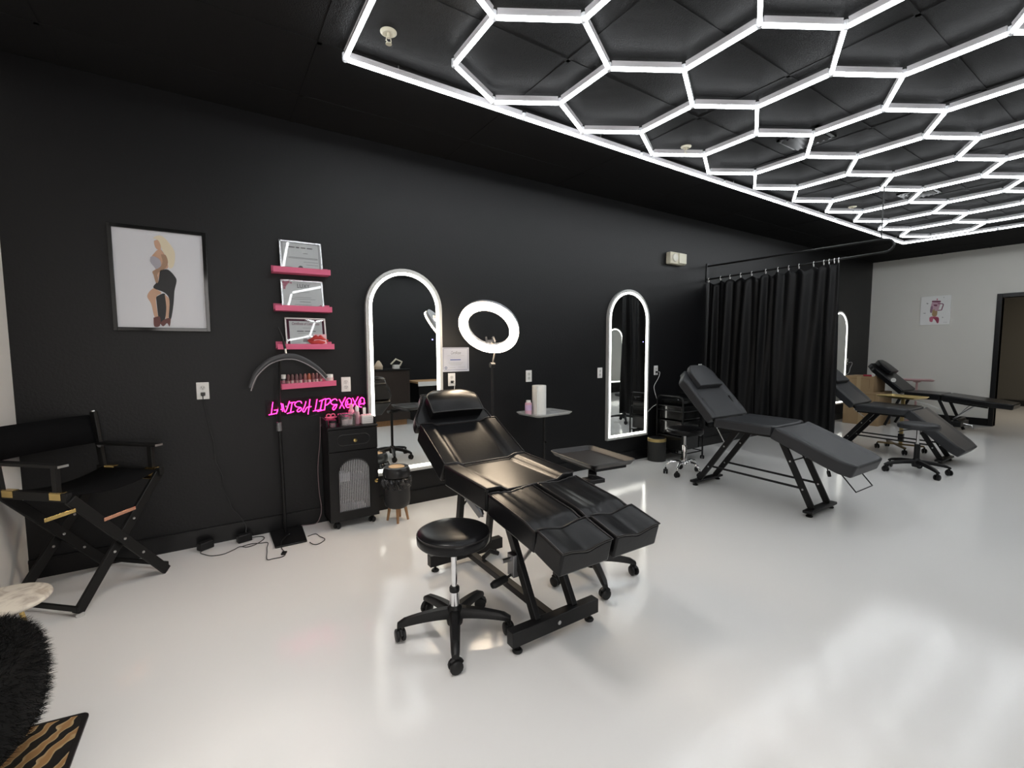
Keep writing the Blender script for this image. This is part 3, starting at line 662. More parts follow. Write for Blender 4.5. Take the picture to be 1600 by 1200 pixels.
B().lathe([(0.007,0),(.012,0),(.012,.0007),(.007,.0007),(.007,0)], (1.757,-.003,1.178), 20, (0,-1,0)).build('round_logo', mat('navy_ink', (.06,.10,.2), .6), t)

# arched mirrors with LED rims
def arch(cx, hw, z0, z1, inset, n=24):
    r = hw-inset; zc_ = z1-hw
    pts = [(cx-r, z0+inset), (cx+r, z0+inset)]
    for k in range(n+1):
        a = PI*k/n; pts.append((cx + r*math.cos(a), zc_ + r*math.sin(a)))
    return pts
def band(b, A, C, ya, yb):
    """ring between outlines A and C (same count), from depth ya to yb"""
    n = len(A); q = [[b.bm.verts.new((x,y,z)) for x,z in P] for P, y in ((A,ya),(C,ya),(C,yb),(A,yb))]
    for i in range(n):
        j = (i+1) % n
        for s in range(4): b.bm.faces.new((q[s][i], q[s][j], q[(s+1)%4][j], q[(s+1)%4][i])).material_index = b.mi
def arched_mirror(cx, hw, z0, z1, label, touch=None, flip=1, wall=0.0):
    t = thing('arched_mirror', (cx, wall, z0), label, 'mirror', 'arched mirrors with glowing rims')
    O, I1, I2 = arch(cx,hw,z0,z1,0), arch(cx,hw,z0,z1,.022), arch(cx,hw,z0,z1,.018)
    L1, L2 = arch(cx,hw,z0,z1,.028), arch(cx,hw,z0,z1,.052)
    def Y(d): return wall - flip*d
    b = B(); band(b, O, I1, Y(.002), Y(.038)); b.build('frame', MFRAME, t, smooth=True, ang=35)
    B().prism([(x,Y(.004),z) for x,z in I1], (0,-flip*.026,0)).build('mirror_glass', MIRROR, t)
    b = B(); band(b, L1, L2, Y(.030), Y(.033)); b.build('light_strip', MLED, t)
    if touch: B().cyl((touch[0],Y(.030),touch[1]),(touch[0],Y(.0315),touch[1]),.006,12).build('touch_button', BLUELED, t)
arched_mirror(1.380, .330, .300, 2.012, 'large glowing arched mirror on the wall nearest the neon sign', (1.62,1.43))
arched_mirror(4.077, .342, .292, 2.020, 'tall glowing arched mirror between the two outlets mid wall', (4.32,1.42))
arched_mirror(9.57, .342, .292, 1.998, 'far arched mirror mostly hidden behind the black curtain')
arched_mirror(10.2, .342, .292, 1.95, 'arched mirror on the opposite wall, seen only reflected in a mirror', None, -1, YW)

# emergency light unit high on the wall
t = thing('emergency_light', (4.88,0,2.37), 'ivory emergency light unit high on the black wall left of the curtain', 'emergency light')
B().box((4.735,-.075,2.375),(5.03,-.001,2.52)).build('housing', OFFW, t, bevel=.012)
B().box((4.88,-.092,2.385),(5.025,-.07,2.512)).build('cover', mat('ivory_cover', (.66,.63,.5), .4), t, bevel=.008)
B().lathe([(0,.0),(.05,.0),(.045,.02),(.0,.03)], (4.81,-.074,2.45), 18, (0,-1,0)).build('lamp_head', mat('clear_lens', (.7,.68,.6), .15), t, smooth=True)

# ---------------------------------------------------------------- curtain on its double rail
t = thing('curtain_rail', (5.585, 0, 2.25), 'black double curtain rail sticking out from the wall over the beds', 'rail')
pts = [(5.585,-.004,2.252),(5.585,-.5,2.258),(5.585,-1.0,2.264),(5.585,-1.5,2.270),(5.585,-1.86,2.276)]
bend = [(5.585,-1.93-.075*math.sin(a),2.338-.062*math.cos(a)) for a in [PI*k/8 for k in range(9)]]
B().tube(pts, .011, 10).tube([pts[-1]]+bend+[(5.585,-1.86,2.405)], .011, 10).build('lower_rod', BLKMET, t, smooth=True)
B().tube([(5.585,-1.86,2.405),(5.585,-1,2.415),(5.585,-.004,2.425)], .011, 10).build('upper_rod', BLKMET, t, smooth=True)
B().box((5.56,-.012,2.215),(5.61,-.001,2.46)).build('wall_bracket', BLKMET, t, bevel=.003)
B().cyl((5.585,-1.9,2.40),(5.585,-1.9,ZC-.003),.006,8).build('ceiling_stay', BLKMET, t)
ry = [-.02-.11*k for k in range(9)] + [-1.08,-1.24,-1.36,-1.40,-1.46,-1.52]
ry = [-.03,-.20,-.33,-.47,-.61,-.78,-.92,-1.04,-1.15,-1.30,-1.40,-1.45,-1.50,-1.54]
for k, y in enumerate(ry):
    zr = 2.252 + .013*(-y)
    r_ = B().tube([(5.585+.0*a,y+.016*math.sin(a)*.35,zr-.012+.026*math.cos(a)) for a in [2*PI*q/12 for q in range(12)]], .004, 6, closed=True)
    # the hook loops round the rod
    r_.bm.clear(); r_.tube([(5.585+.018*math.sin(a),y+.004*math.sin(a),zr-.010+.027*math.cos(a)) for a in [2*PI*q/12 for q in range(12)]], .003, 6, closed=True)
    tag(r_.build('curtain_ring', WHITE, smooth=True), 'white ring holding the black curtain on its rail', 'curtain ring', 'curtain rings on the rail')
b = B(); NY, NZ = 150, 36
cols_ = []
for i in range(NY+1):
    y = -.025 - (1.525)*i/NY; s = -y
    ph = 2*PI*(s/.21 + .30*math.sin(s*3.1) + .16*math.sin(s*7.7))
    col_ = []
    near = min(abs(y-q) for q in ry); sag = .045*min(1, near/.07)
    for j in range(NZ+1):
        v = j/NZ; zt = 2.218 + .012*s - sag*math.exp(-v*9)
        z = zt + (.285-zt)*v
        amp = .012 + .020*min(1, v*2.0)
        x = 5.588 + amp*math.sin(ph + .9*math.sin(v*2.2+s)) + .014*math.sin(ph*2.1+v*3) + .006*math.sin(s*40+v*5)*(1-v)
        col_.append(b.bm.verts.new((x, y + .012*math.sin(ph*.5+v*2.5)*v - .02*v*(s/1.5), z)))
    cols_.append(col_)
for A, C in zip(cols_, cols_[1:]):
    for j in range(NZ): b.bm.faces.new((A[j], A[j+1], C[j+1], C[j]))
cur = b.build('curtain', CURT, smooth=True, ang=80)
md = cur.modifiers.new('thickness', 'SOLIDIFY'); md.thickness = .002
tag(cur, 'black satin curtain hanging in folds between the two grey beds', 'curtain')

# ---------------------------------------------------------------- treatment beds
def sstep(a, c, x):
    t = min(1, max(0, (x-a)/(c-a))); return t*t*(3-2*t)
def pad(parent, name, m_, xc, start, end, T, hw, ns=14, nt=20, sculpt=None, bev=.014, pipe=False, botin=0.0):
    y0, z0 = start; y1, z1 = end; dy, dz = y1-y0, z1-z0; L = math.hypot(dy, dz); dy /= L; dz /= L
    ny, nz = (-dz, dy) if dy > 0 else (dz, -dy)
    b = B(); top, bot = [], []
    def P(s, t, d): 
        return Vector((xc + t*hw(s), y0 + dy*L*s + ny*d, z0 + dz*L*s + nz*d))
    for i in range(ns+1):
        s = i/ns
        top.append([b.bm.verts.new(P(s, -1+2*j/nt, sculpt(s, -1+2*j/nt) if sculpt else 0)) for j in range(nt+1)])
        bot.append([b.bm.verts.new(P(botin + s*(1-2*botin), (-1+2*j/nt), -T)) for j in range(nt+1)])
    for i in range(ns):
        for j in range(nt):
            b.bm.faces.new((top[i][j], top[i][j+1], top[i+1][j+1], top[i+1][j]))
            b.bm.faces.new((bot[i+1][j], bot[i+1][j+1], bot[i][j+1], bot[i][j]))
    rim_t = [(0, j) for j in range(nt+1)] + [(i, nt) for i in range(1, ns+1)] + [(ns, j) for j in range(nt-1, -1, -1)] + [(i, 0) for i in range(ns-1, 0, -1)]
    for k in range(len(rim_t)):
        (i, j), (i2, j2) = rim_t[k], rim_t[(k+1) % len(rim_t)]
        b.bm.faces.new((top[i][j], bot[i][j], bot[i2][j2], top[i2][j2]))
    pts = [top[i][j].co.copy() for i, j in rim_t]
    o = b.build(name, m_, parent, bevel=bev, seg=3)
    if pipe:
        c = sum(pts, Vector())/len(pts)
        B().tube([p + (c-p).normalized()*.003 for p in pts], .0042, 6, closed=True).build('piping', PIPING, o, smooth=True)
    return o
def pillow(parent, m_, xc, start, end, T, hw, name='pillow', pipe=False, roll=0.0):
    """soft headrest cushion lying on the slope from start (lower edge) to end (upper edge)"""
    def w(s): return hw*(1 if s < .55 else math.sqrt(max(.30, 1-((s-.55)/.52)**2)))
    return pad(parent, name, m_, xc, start, end, T, w, 16, 16, lambda s, t: .012*(1-t**4)*math.sin(PI*min(1, .15+s*.8)) - roll*max(0, s-.35)**2, .016, pipe)

# near bed: split legs, head towards the wall
t = thing('treatment_bed', (1.31,-1.7,0), 'nearest black padded treatment bed with split leg pads and piped seams', 'treatment bed')
XC, HW = 1.32, .270
def bol(s, u): return .022*sstep(.56,.74,abs(u)) - .004*math.exp(-((abs(u)-.60)/.03)**2)
pad(t, 'backrest', LEATH, XC, (-1.462,.695), (-1.115,.872), .105, lambda s: HW, 14, 28, bol, .012, True)
def hdw(s): return HW*(1-.36*sstep(.12,1,s))
hd = pad(t, 'headrest', LEATH, XC-.01, (-1.108,.868), (-.925,1.048), .075, hdw, 10, 16, None, .016, True)
pillow(t, LEATH, XC+.005, (-1.115,.950), (-.960,1.098), .070, .182, pipe=True, roll=.09)
pad(t, 'seat', LEATH, XC, (-1.930,.672), (-1.470,.688), .095, lambda s: HW, 14, 28, bol, .012, True)
def legsc(s, u): return -.012*math.exp(-(u/.38)**2) - .004*math.exp(-((abs(u)-.45)/.05)**2) - .02*sstep(.8,1,s)*(1-.4*u*u)
def ftsc(s, u): return -.020*math.exp(-(u/.42)**2) - .003*math.exp(-((abs(u)-.5)/.06)**2)
for sx in (-1, 1):
    xc_ = XC + sx*.142
    pad(t, 'leg_pad', LEATH, xc_, (-1.945,.676), (-2.318,.628), .108, lambda s: .128, 14, 18, legsc, .012, True)
    pad(t, 'foot_pad', LEATH, xc_, (-2.330,.632), (-2.492,.592), .104, lambda s: .130, 10, 18, ftsc, .010, True)
for y, nm in ((-2.135,'front'), (-1.24,'rear')):
    b = B().box((1.045,y-.025,.038),(1.555,y+.025,.108))
    f = b.build('base_bar', BLKMET, t, bevel=.003)
    for x in (1.085, 1.515):
        B().lathe([(0,0),(.022,0),(.024,.006),(.018,.014),(.007,.016),(.007,.04),(0,.04)], (x,y,0), 14).build('levelling_foot', BLKPLA, f, smooth=True)
B().cyl((1.305,-2.163,.072),(1.305,-2.158,.072),.010,12).build('bolt', STEEL, t)
for x in (1.20, 1.42):
    B().bar((x,-2.12,.100),(x,-1.83,.575),.030,.045,(0,1,0)).build('lift_leg', BLKMET, t, bevel=.003)
    B().bar((x+.03,-1.25,.100),(x+.03,-1.34,.60),.030,.045,(0,1,0)).build('rear_post', BLKMET, t, bevel=.003)
B().bar((1.30,-1.24,.075),(1.30,-2.13,.075),.042,.035).build('centre_beam', BLKMET, t, bevel=.003)
b = B()
for x in (1.14, 1.50): b.bar((x,-1.36,.595),(x,-2.28,.545),.03,.03)
b.bar((1.14,-1.42,.592),(1.50,-1.42,.592),.03,.03).bar((1.14,-1.9,.565),(1.50,-1.9,.565),.03,.03)
b.build('under_frame', BLKMET, t)
B().tube([(1.26,-2.17,.535),(1.26,-2.02,.40),(1.255,-1.86,.215)], .010, 10).build('gas_strut', STEEL, t, smooth=True)
b = B().box((1.165,-1.985,.25),(1.20,-1.93,.36)); b.build('lever_bracket', GREYMET, t, bevel=.003)
B().cyl((1.12,-1.955,.335),(1.23,-1.955,.335),.011,12).build('pivot_pin', STEEL, t)
B().tube([(1.18,-1.96,.262),(1.13,-1.965,.25)], .006, 8).lathe([(0,0),(.017,0),(.019,.01),(.019,.07),(.014,.085),(0,.087)], (1.135,-1.965,.251), 12, (-1,-.1,-.1)).build('pedal', BLKPLA, t, smooth=True)
B().tube([(1.305,-1.45,.11),(1.39,-1.38,.10),(1.44,-1.40,.08)], .013, 8).build('foot_lever', BLKPLA, t, smooth=True)
b = B().bar((1.22,-1.30,.53),(1.30,-1.44,.36),.03,.03).bar((1.30,-1.44,.36),(1.36,-1.34,.48),.02,.03).cyl((1.2,-1.31,.5),(1.4,-1.31,.5),.012,10)
b.build('tilt_mechanism', GREYMET, t)

# the two grey three part beds with scissor bases share one build
def three_part_bed(label, hd_, hg, ft, fo):
    """side profile (y, z): top of the back, hinge, front of the seat, foot end"""
    t = thing('treatment_bed', (4.12,-1.55,0), label, 'treatment bed', 'grey three part treatment beds')
    xc = 4.125
    def bw(s): return .292*(1-.42*sstep(.78,1,s))
    def sc(s, u): return .010*sstep(.70,.86,abs(u))*sstep(0,.08,s)*(1-sstep(.70,.8,s))
    pad(t, 'backrest', LEATH2, xc, (hg[0]+.008,hg[1]+.008), hd_, .075, bw, 24, 24, sc, .016)
    bd = Vector((0, hd_[0]-hg[0], hd_[1]-hg[1])); bn = Vector((0, -bd.z, bd.y)).normalized()
    p0, p1 = [Vector((0, hg[0], hg[1])) + bd*k + bn*.052 for k in (.60, 1.045)]
    pillow(t, LEATH2, xc+.005, (p0.y,p0.z), (p1.y,p1.z), .052, .182)
    def sw(s): return .292*(1-.06*sstep(.86,1,s))
    pad(t, 'seat', LEATH2, xc, (hg[0]-.002,hg[1]), (ft[0],ft[1]), .075, sw, 18, 24, lambda s, u: .008*sstep(.70,.86,abs(u)), .018)
    def lw(s): return .292*(1-.16*sstep(.80,1,s)**2)
    pad(t, 'leg_rest', LEATH2, xc, (ft[0]-.022,ft[1]-.004), fo, .095, lw, 24, 24, lambda s, u: .010*sstep(.70,.86,abs(u))*(1-.0*s), .018)
    for y in (-2.075,-1.045):
        f = B().box((3.895,y-.035,.030),(4.345,y+.035,.052)).build('base_bar', BLKMET, t, bevel=.004)
        for x in (3.935,4.305):
            B().lathe([(0,0),(.024,0),(.026,.008),(.016,.016),(.008,.018),(.008,.034),(0,.034)], (x,y,0), 14).build('levelling_foot', BLKPLA, f, smooth=True)
    for x in (3.985,4.255):
        l = B().bar((x,-2.07,.05),(x,ft[0],ft[1]-.09),.022,.050,(0,1,0)).build('front_leg', BLKMET, t, bevel=.002)
        b = B()
        for p in [(x-.012,-2.07+(ft[0]+2.07)*k,.05+(ft[1]-.14)*k) for k in (.26,.645)]: b.lathe([(0,0),(.008,0),(.007,.004),(0,.005)], p, 10, (-1,0,0))
        b.build('bolt', STEEL, l)
        l = B().bar((x,-1.05,.05),(x,hg[0]-.155,hg[1]-.08),.022,.050,(0,1,0)).build('rear_leg', BLKMET, t, bevel=.002)
        b = B()
        for p in [(x-.012,-1.05+(hg[0]+.895)*k,.05+(hg[1]-.13)*k) for k in (.27,.67)]: b.lathe([(0,0),(.008,0),(.007,.004),(0,.005)], p, 10, (-1,0,0))
        b.build('bolt', STEEL, l)
        B().bar((x+.016,-1.155,.205),(x+.016,-2.0,.195),.008,.018).build('stretcher', BLKMET, t)
    B().tube([(3.985,ft[0]-.085,ft[1]-.29),(4.255,ft[0]-.085,ft[1]-.29)], .006, 8).build('crossbar', BLKMET, t)
    B().tube([(3.93,hg[0]+.04,hg[1]-.06),(3.99,-1.31,.45)], .005, 8).tube([(3.93,hg[0]+.04,hg[1]-.06),(4.30,hg[0]+.02,hg[1]-.06)], .005, 8).build('recline_rod', STEEL, t)
    b = B()
    for x in (3.90,4.34): b.bar((x,hg[0]+.56*bd.y-.062,hg[1]+.56*bd.z-.066),(x,hg[0]-.01,hg[1]-.066),.025,.025)
    for x in (3.90,4.34): b.bar((x,hg[0]-.01,hg[1]-.084),(x,ft[0],ft[1]-.084),.025,.025).bar((x,ft[0],ft[1]-.10),(x,ft[0]+(fo[0]-ft[0])*.68,ft[1]-.105+(fo[1]-ft[1])*.68),.025,.025)
    b.bar((3.90,-1.44,hg[1]-.09),(4.34,-1.44,hg[1]-.09),.03,.02).bar((3.90,ft[0],ft[1]-.09),(4.34,ft[0],ft[1]-.09),.03,.02)
    b.build('under_frame', BLKMET, t)
    k_ = ft[1]+(fo[1]-ft[1])*.55
    B().tube([(4.05,-2.12,k_-.10),(4.05,-2.15,k_-.22)], .005, 8).lathe([(0,0),(.012,0),(.014,.02),(.012,.045),(0,.048)], (4.05,-2.147,k_-.20), 10, (0,-.25,-.9)).build('lever', BLKPLA, t, smooth=True)
    if fo[1] > .4: B().tube([(3.95,-2.24,.428),(3.95,-2.375,.275),(4.25,-2.375,.275),(4.25,-2.24,.428)], .005, 8).build('wire_foot_stand', BLKMET, t, smooth=True)
    return t
bed2 = three_part_bed('grey reclining treatment bed in front of the black curtain, foot end tilted down', (-.872,1.118), (-1.283,.692), (-1.800,.692), (-2.395,.470))
bed3 = three_part_bed('grey reclining treatment bed beyond the curtain behind the far black stool', (-.80,1.02), (-1.255,.610), (-1.790,.602), (-2.295,.185))
bed3.location += Vector((3.01,-.045,0))

# farthest bed by the pale wall
t = thing('treatment_bed', (9.77,-1.3,0), 'farthest matt black treatment bed with raised leg part by the pale wall', 'treatment bed')
xc = 9.79
pad(t, 'backrest', LEATH, xc, (-1.02,.625), (-.53,1.07), .085, lambda s: .30*(1-.32*sstep(.78,1,s)), 20, 16, None, .016)
pillow(t, LEATH, xc+.03, (-.80,.925), (-.58,1.12), .06, .18)
pad(t, 'seat', LEATH, xc, (-1.03,.610), (-1.475,.600), .085, lambda s: .30, 10, 12, None, .014)
pad(t, 'leg_rest', LEATH, xc, (-1.49,.600), (-2.26,.512), .085, lambda s: .30*(1-.25*sstep(.7,1,s)), 16, 12, None, .018)
B().cyl((9.475,-.885,.795),(9.488,-.885,.795),.035,18).build('round_cap', WHITE, t)
for x in (9.55,10.02):
    B().bar((x,-.78,.02),(x,-.99,.56),.035,.035,(0,1,0)).build('rear_leg', BLKMET, t)
    B().bar((x,-1.66,.02),(x,-1.44,.55),.035,.035,(0,1,0)).build('front_leg', BLKMET, t)
B().bar((9.55,-.85,.20),(10.02,-.85,.20),.02,.02).build('stretcher', BLKMET, t)
B().tube([(9.62,-1.62,.22),(9.62,-1.86,.46)], .013, 8).tube([(9.68,-1.62,.22),(9.68,-1.80,.47)], .008, 8).build('gas_strut', STEEL, t, smooth=True)
b = B().box((9.56,-1.72,.11),(9.98,-1.58,.19)).cyl((9.57,-1.66,.2),(9.99,-1.66,.2),.03,10); b.build('lift_mechanism', BLKMET, t, bevel=.004)
B().tube([(9.60,-1.74,.17),(9.60,-1.84,.15),(9.60,-1.85,.10)], .01, 8).build('foot_pedal', STEEL, t, smooth=True)
b = B()
for x in (9.56,10.02): b.bar((x,-1.0,.525),(x,-1.5,.515),.03,.03).bar((x,-1.5,.505),(x,-2.0,.445),.03,.03)
b.bar((9.56,-1.44,.52),(10.02,-1.44,.52),.03,.03); b.build('under_frame', BLKMET, t)

# ---------------------------------------------------------------- rolling stools and tray stands
def castor(parent, x, y, ang, m_, r=.026):
    c, s = math.cos(ang), math.sin(ang)
    b = B(); 
    for o in (-.014, .014):
        b.lathe([(0,-.009),(r*.8,-.009),(r,-.005),(r,.005),(r*.8,.009),(0,.009)], (x - s*o, y + c*o, r), 14, (-s, c, 0))
    b.lathe([(0,0),(.010,0),(.010,.034),(0,.034)], (x, y, r*1.45), 8)
    hood = [(x + c*(r*1.05)*math.cos(a), y + s*(r*1.05)*math.cos(a), r + r*1.05*math.sin(a)) for a in [PI*(.1+.65*k/6) for k in range(7)]]
    b.tube(hood, .009, 6)
    return b.build('castor', m_, parent, smooth=True)
def star_base(parent, cx, cy, R, zin, zout, a0, m_, cast_m, w0=.034, w1=.024, thick=.034, cr=.026, n=5, angs=None):
    b = B(); angs = angs or [a0 + 2*PI*k/n for k in range(n)]
    b.lathe([(0,zin-.055),(.036,zin-.055),(.042,zin-.02),(.036,zin+.02),(.026,zin+.035),(0,zin+.035)], (cx,cy,0), 18)
    for a in angs:
        c, s = math.cos(a), math.sin(a); rings = []
        for k in range(9):
            u = k/8; rr = .025 + (R-.025+.012)*u; zc_ = zin + (zout-zin)*(u**1.7); w = w0 + (w1-w0)*u; th = thick*(1-.35*u)
            if k == 8: zc_ -= .006; w *= .8; th *= .7
            rings.append([b.bm.verts.new((cx + c*rr - s*o*w, cy + s*rr + c*o*w, zc_ + q*th)) for o, q in ((-.5,-.5),(.5,-.5),(.5,.15),(.28,.5),(-.28,.5),(-.5,.15))])
        for A, C in zip(rings, rings[1:]):
            for k in range(6): b.bm.faces.new((A[k], A[(k+1)%6], C[(k+1)%6], C[k]))
        b.bm.faces.new(rings[0][::-1]); b.bm.faces.new(rings[-1])
    base = b.build('star_base', m_, parent, smooth=True, ang=45)
    for a in angs: castor(parent, cx + math.cos(a)*R, cy + math.sin(a)*R, a + 1.9, cast_m, cr)
    return base
def round_seat(parent, cx, cy, ztop, r, T, m_):
    o = B().lathe([(0,ztop),(r*.55,ztop-.001),(r*.80,ztop-.004),(r*.93,ztop-.011),(r*.985,ztop-.020),(r,ztop-.032),(r*.99,ztop-T+.008),(r*.95,ztop-T),(0,ztop-T)], (cx,cy,0), 48).build('seat', m_, parent, smooth=True, ang=70)
    B().tube([(cx+r*.982*math.cos(a), cy+r*.982*math.sin(a), ztop-.020) for a in [2*PI*k/40 for k in range(40)]], .003, 6, closed=True).build('seam', PIPING, o, smooth=True)
# near stool
cx, cy = .905, -1.875
t = thing('rolling_stool', (cx,cy,0), 'round black rolling stool with chrome column in front of the nearest bed', 'stool')
round_seat(t, cx, cy, .522, .170, .066, LEATH)
B().cyl((cx,cy,.44),(cx,cy,.452),.07,20).build('seat_plate', BLKMET, t)
B().cyl((cx,cy,.235),(cx,cy,.445),.0135,16).build('gas_piston', CHROME, t, smooth=True)
B().lathe([(0,.215),(.022,.215),(.024,.222),(.024,.236),(.020,.242),(0,.242)], (cx,cy,0), 20).build('collar', BLKPLA, t, smooth=True)
B().lathe([(0,.09),(.026,.09),(.024,.13),(.0225,.22),(0,.22)], (cx,cy,0), 24).build('column_sleeve', CHROME, t, smooth=True)
star_base(t, cx, cy, .252, .118, .082, 0, BLKPLA, BLKPLA, .052, .036, .044, .029, angs=[math.atan2(-1.780+1.875+.01, .673-.905), math.atan2(-2.093+1.875,.80-.905), math.atan2(-2.006+1.875,1.123-.905), math.atan2(-1.765+1.875+.03,1.128-.905), math.atan2(-1.628+1.875,.870-.905)])
# stool with chrome base by the cart
cx, cy = 4.19, -.73
t = thing('rolling_stool', (cx,cy,0), 'small black rolling stool with a chrome base beside the grey bed by the cart', 'stool')
round_seat(t, cx, cy, .505, .186, .065, LEATH)
B().cyl((cx,cy,.30),(cx,cy,.445),.0135,16).build('gas_piston', STEEL, t, smooth=True)
B().lathe([(0,.10),(.024,.10),(.024,.31),(.020,.316),(0,.316)], (cx,cy,0), 24).build('column_sleeve', CHROME, t, smooth=True)
b = B().lathe([(0,.115),(.05,.115),(.045,.135),(0,.14)], (cx,cy,0), 20)
AN = [math.atan2(y-cy, x-cx) for x, y in ((4.06,-.635),(4.009,-.779),(4.183,-.889),(4.384,-.754),(4.294,-.616))]
for a in AN:
    c, s = math.cos(a), math.sin(a)
    b.tube([(cx+c*u*.195, cy+s*u*.195, z) for u, z in ((.15,.122),(.45,.135),(.75,.128),(.95,.098),(1.0,.062))], [.020,.018,.014,.010,.008], 10)
b.build('chrome_base', CHROME, t, smooth=True)
for a in AN: castor(t, cx+math.cos(a)*.195, cy+math.sin(a)*.195, a+1.2, BLKPLA, .026)
b = B().tube([(cx,cy,.44),(cx+.16,cy-.07,.435)], .005, 6); b.build('height_lever', BLKMET, t)
# far stool
cx, cy = 6.25, -2.10
t = thing('rolling_stool', (cx,cy,0), 'black rolling stool standing before the bed beyond the curtain', 'stool')
round_seat(t, cx, cy, .545, .176, .062, LEATH2)
B().lathe([(0,.478),(.05,.478),(.06,.484),(0,.486)], (cx,cy,0), 18).build('seat_plate', BLKMET, t)
B().cyl((cx,cy,.30),(cx,cy,.48),.014,16).build('gas_piston', CHROME, t, smooth=True)
B().cyl((cx,cy,.10),(cx,cy,.315),.026,20).build('column_sleeve', BLKPLA, t, smooth=True)
star_base(t, cx, cy, .275, .125, .085, 0, BLKPLA, BLKPLA, .052, .036, .040, .029, angs=[math.atan2(.16,-.14),math.atan2(.203,.079),math.atan2(-.138,-.099)-.35+.3,math.atan2(-.218,.146),math.atan2(-.02,.26)+.25])
B().tube([(cx,cy,.475),(cx-.12,cy+.09,.462),(cx-.17,cy+.12,.445)], .005, 6).build('height_lever', BLKMET, t, smooth=True)

def rtray(parent, cx, cy, z, lx, ly, h, rot, m_, name='tray', flare=.022, rr=.03):
    """shallow tray with a flared raised rim and rounded corners"""
    b = B(); R = Matrix.Rotation(rot, 3, 'Z')
    def ring(dx, zz, r):
        out = []
        for qx, qy, a0 in ((1,1,0),(-1,1,PI/2),(-1,-1,PI),(1,-1,1.5*PI)):
            for k in range(5):
                a = a0 + PI/2*k/4
                p = R @ Vector((qx*(lx/2+dx-r)+r*math.cos(a), qy*(ly/2+dx-r)+r*math.sin(a), 0)); out.append(b.bm.verts.new((cx+p.x, cy+p.y, zz)))
        return out
    rings = [ring(-flare, z, rr), ring(-.004, z+h, rr+.01), ring(0, z+h+.002, rr+.012), ring(.003, z+h-.001, rr+.013), ring(-flare+.002, z-.004, rr)]
    for A, C in zip(rings, rings[1:]):
        n = len(A)
        for k in range(n): b.bm.faces.new((A[k], A[(k+1)%n], C[(k+1)%n], C[k]))
    b.bm.faces.new(rings[0]); b.bm.faces.new(rings[-1][::-1])
    return b.build(name, m_, parent, smooth=True, ang=50)
# tray stand with the paper towels
t = thing('tray_stand', (2.66,-.28,0), 'slim black tray stand carrying the paper towel roll against the wall', 'tray stand')
rtray(t, 2.655, -.275, .722, .45, .34, .020, .08, mat('tray_steel', (.68,.68,.68), .35, metal=.5))
B().box((2.62,-.30,.700),(2.69,-.25,.719)).build('tray_holder', BLKMET, t)
B().cyl((2.655,-.275,.05),(2.655,-.275,.71),.013,12).build('pole', BLKMET, t, smooth=True)
B().cyl((2.655,-.285,.45),(2.655,-.32,.45),.010,10).build('lock_knob', BLKPLA, t)
star_base(t, 2.655, -.275, .19, .09, .07, .4, BLKMET, BLKPLA, .034, .024, .026, .022)
t = thing('paper_towel_roll', (2.60,-.265,.724), 'white paper towel roll standing on the tray by the wall', 'paper towel')
B().lathe([(.02,0),(.066,0),(.067,.004),(.067,.272),(.064,.276),(.02,.276),(.02,0)], (2.60,-.265,.724), 36).build('roll', TOWEL, t, smooth=True)
B().prism([(2.553,-.3135,.726),(2.526,-.329,.724),(2.526,-.329,.990),(2.553,-.3135,.994)], (.0015,.002,0)).build('loose_sheet', TOWEL, t)
t = thing('squeeze_bottle', (2.485,-.25,.724), 'small lilac and pink bottle beside the paper towel roll', 'bottle')
B().lathe([(0,0),(.030,0),(.033,.004),(.033,.105),(.028,.118),(0,.118)], (2.485,-.25,.724), 20).build('bottle', mat('pink_bottle', (.66,.40,.50), .35), t, smooth=True)
B().lathe([(0,.118),(.022,.118),(.022,.138),(0,.140)], (2.485,-.25,.724), 18).build('cap', WHITE, t, smooth=True)
B().lathe([(.0331,.045),(.0335,.045),(.0335,.095),(.0331,.095)], (2.485,-.25,.724), 20).build('label', LABELP, t, smooth=True)
# wide tray stand beside the near bed
t = thing('tray_stand', (1.835,-1.811,0), 'black castor stand with a wide empty black tray beside the nearest bed', 'tray stand')
rtray(t, 2.02, -1.605, .640, .345, .475, .026, -.10, mat('black_tray', (.020,.0185,.019), .45, spec=.5))
b = B().box((1.90,-1.80,.612),(2.14,-1.42,.632), rot=-.10); b.build('tray_carrier', BLKMET, t, bevel=.003)
b = B().bar((1.835,-1.811,.600),(2.02,-1.62,.600),.05,.022); b.build('swing_arm', BLKMET, t, bevel=.003)
B().box((1.79,-1.85,.565),(1.90,-1.77,.590), rot=-.1).build('clamp', BLKPLA, t, bevel=.004)
B().cyl((1.835,-1.811,.10),(1.835,-1.811,.60),.016,14).build('pole', BLKMET, t, smooth=True)
star_base(t, 1.835, -1.811, .252, .118, .080, 0, BLKPLA, BLKPLA, .048, .032, .040, .028, angs=[math.atan2(-.226,-.114), math.atan2(-.134,.215), math.atan2(.027,-.251), math.atan2(.19,.165), math.atan2(.25,-.06)])

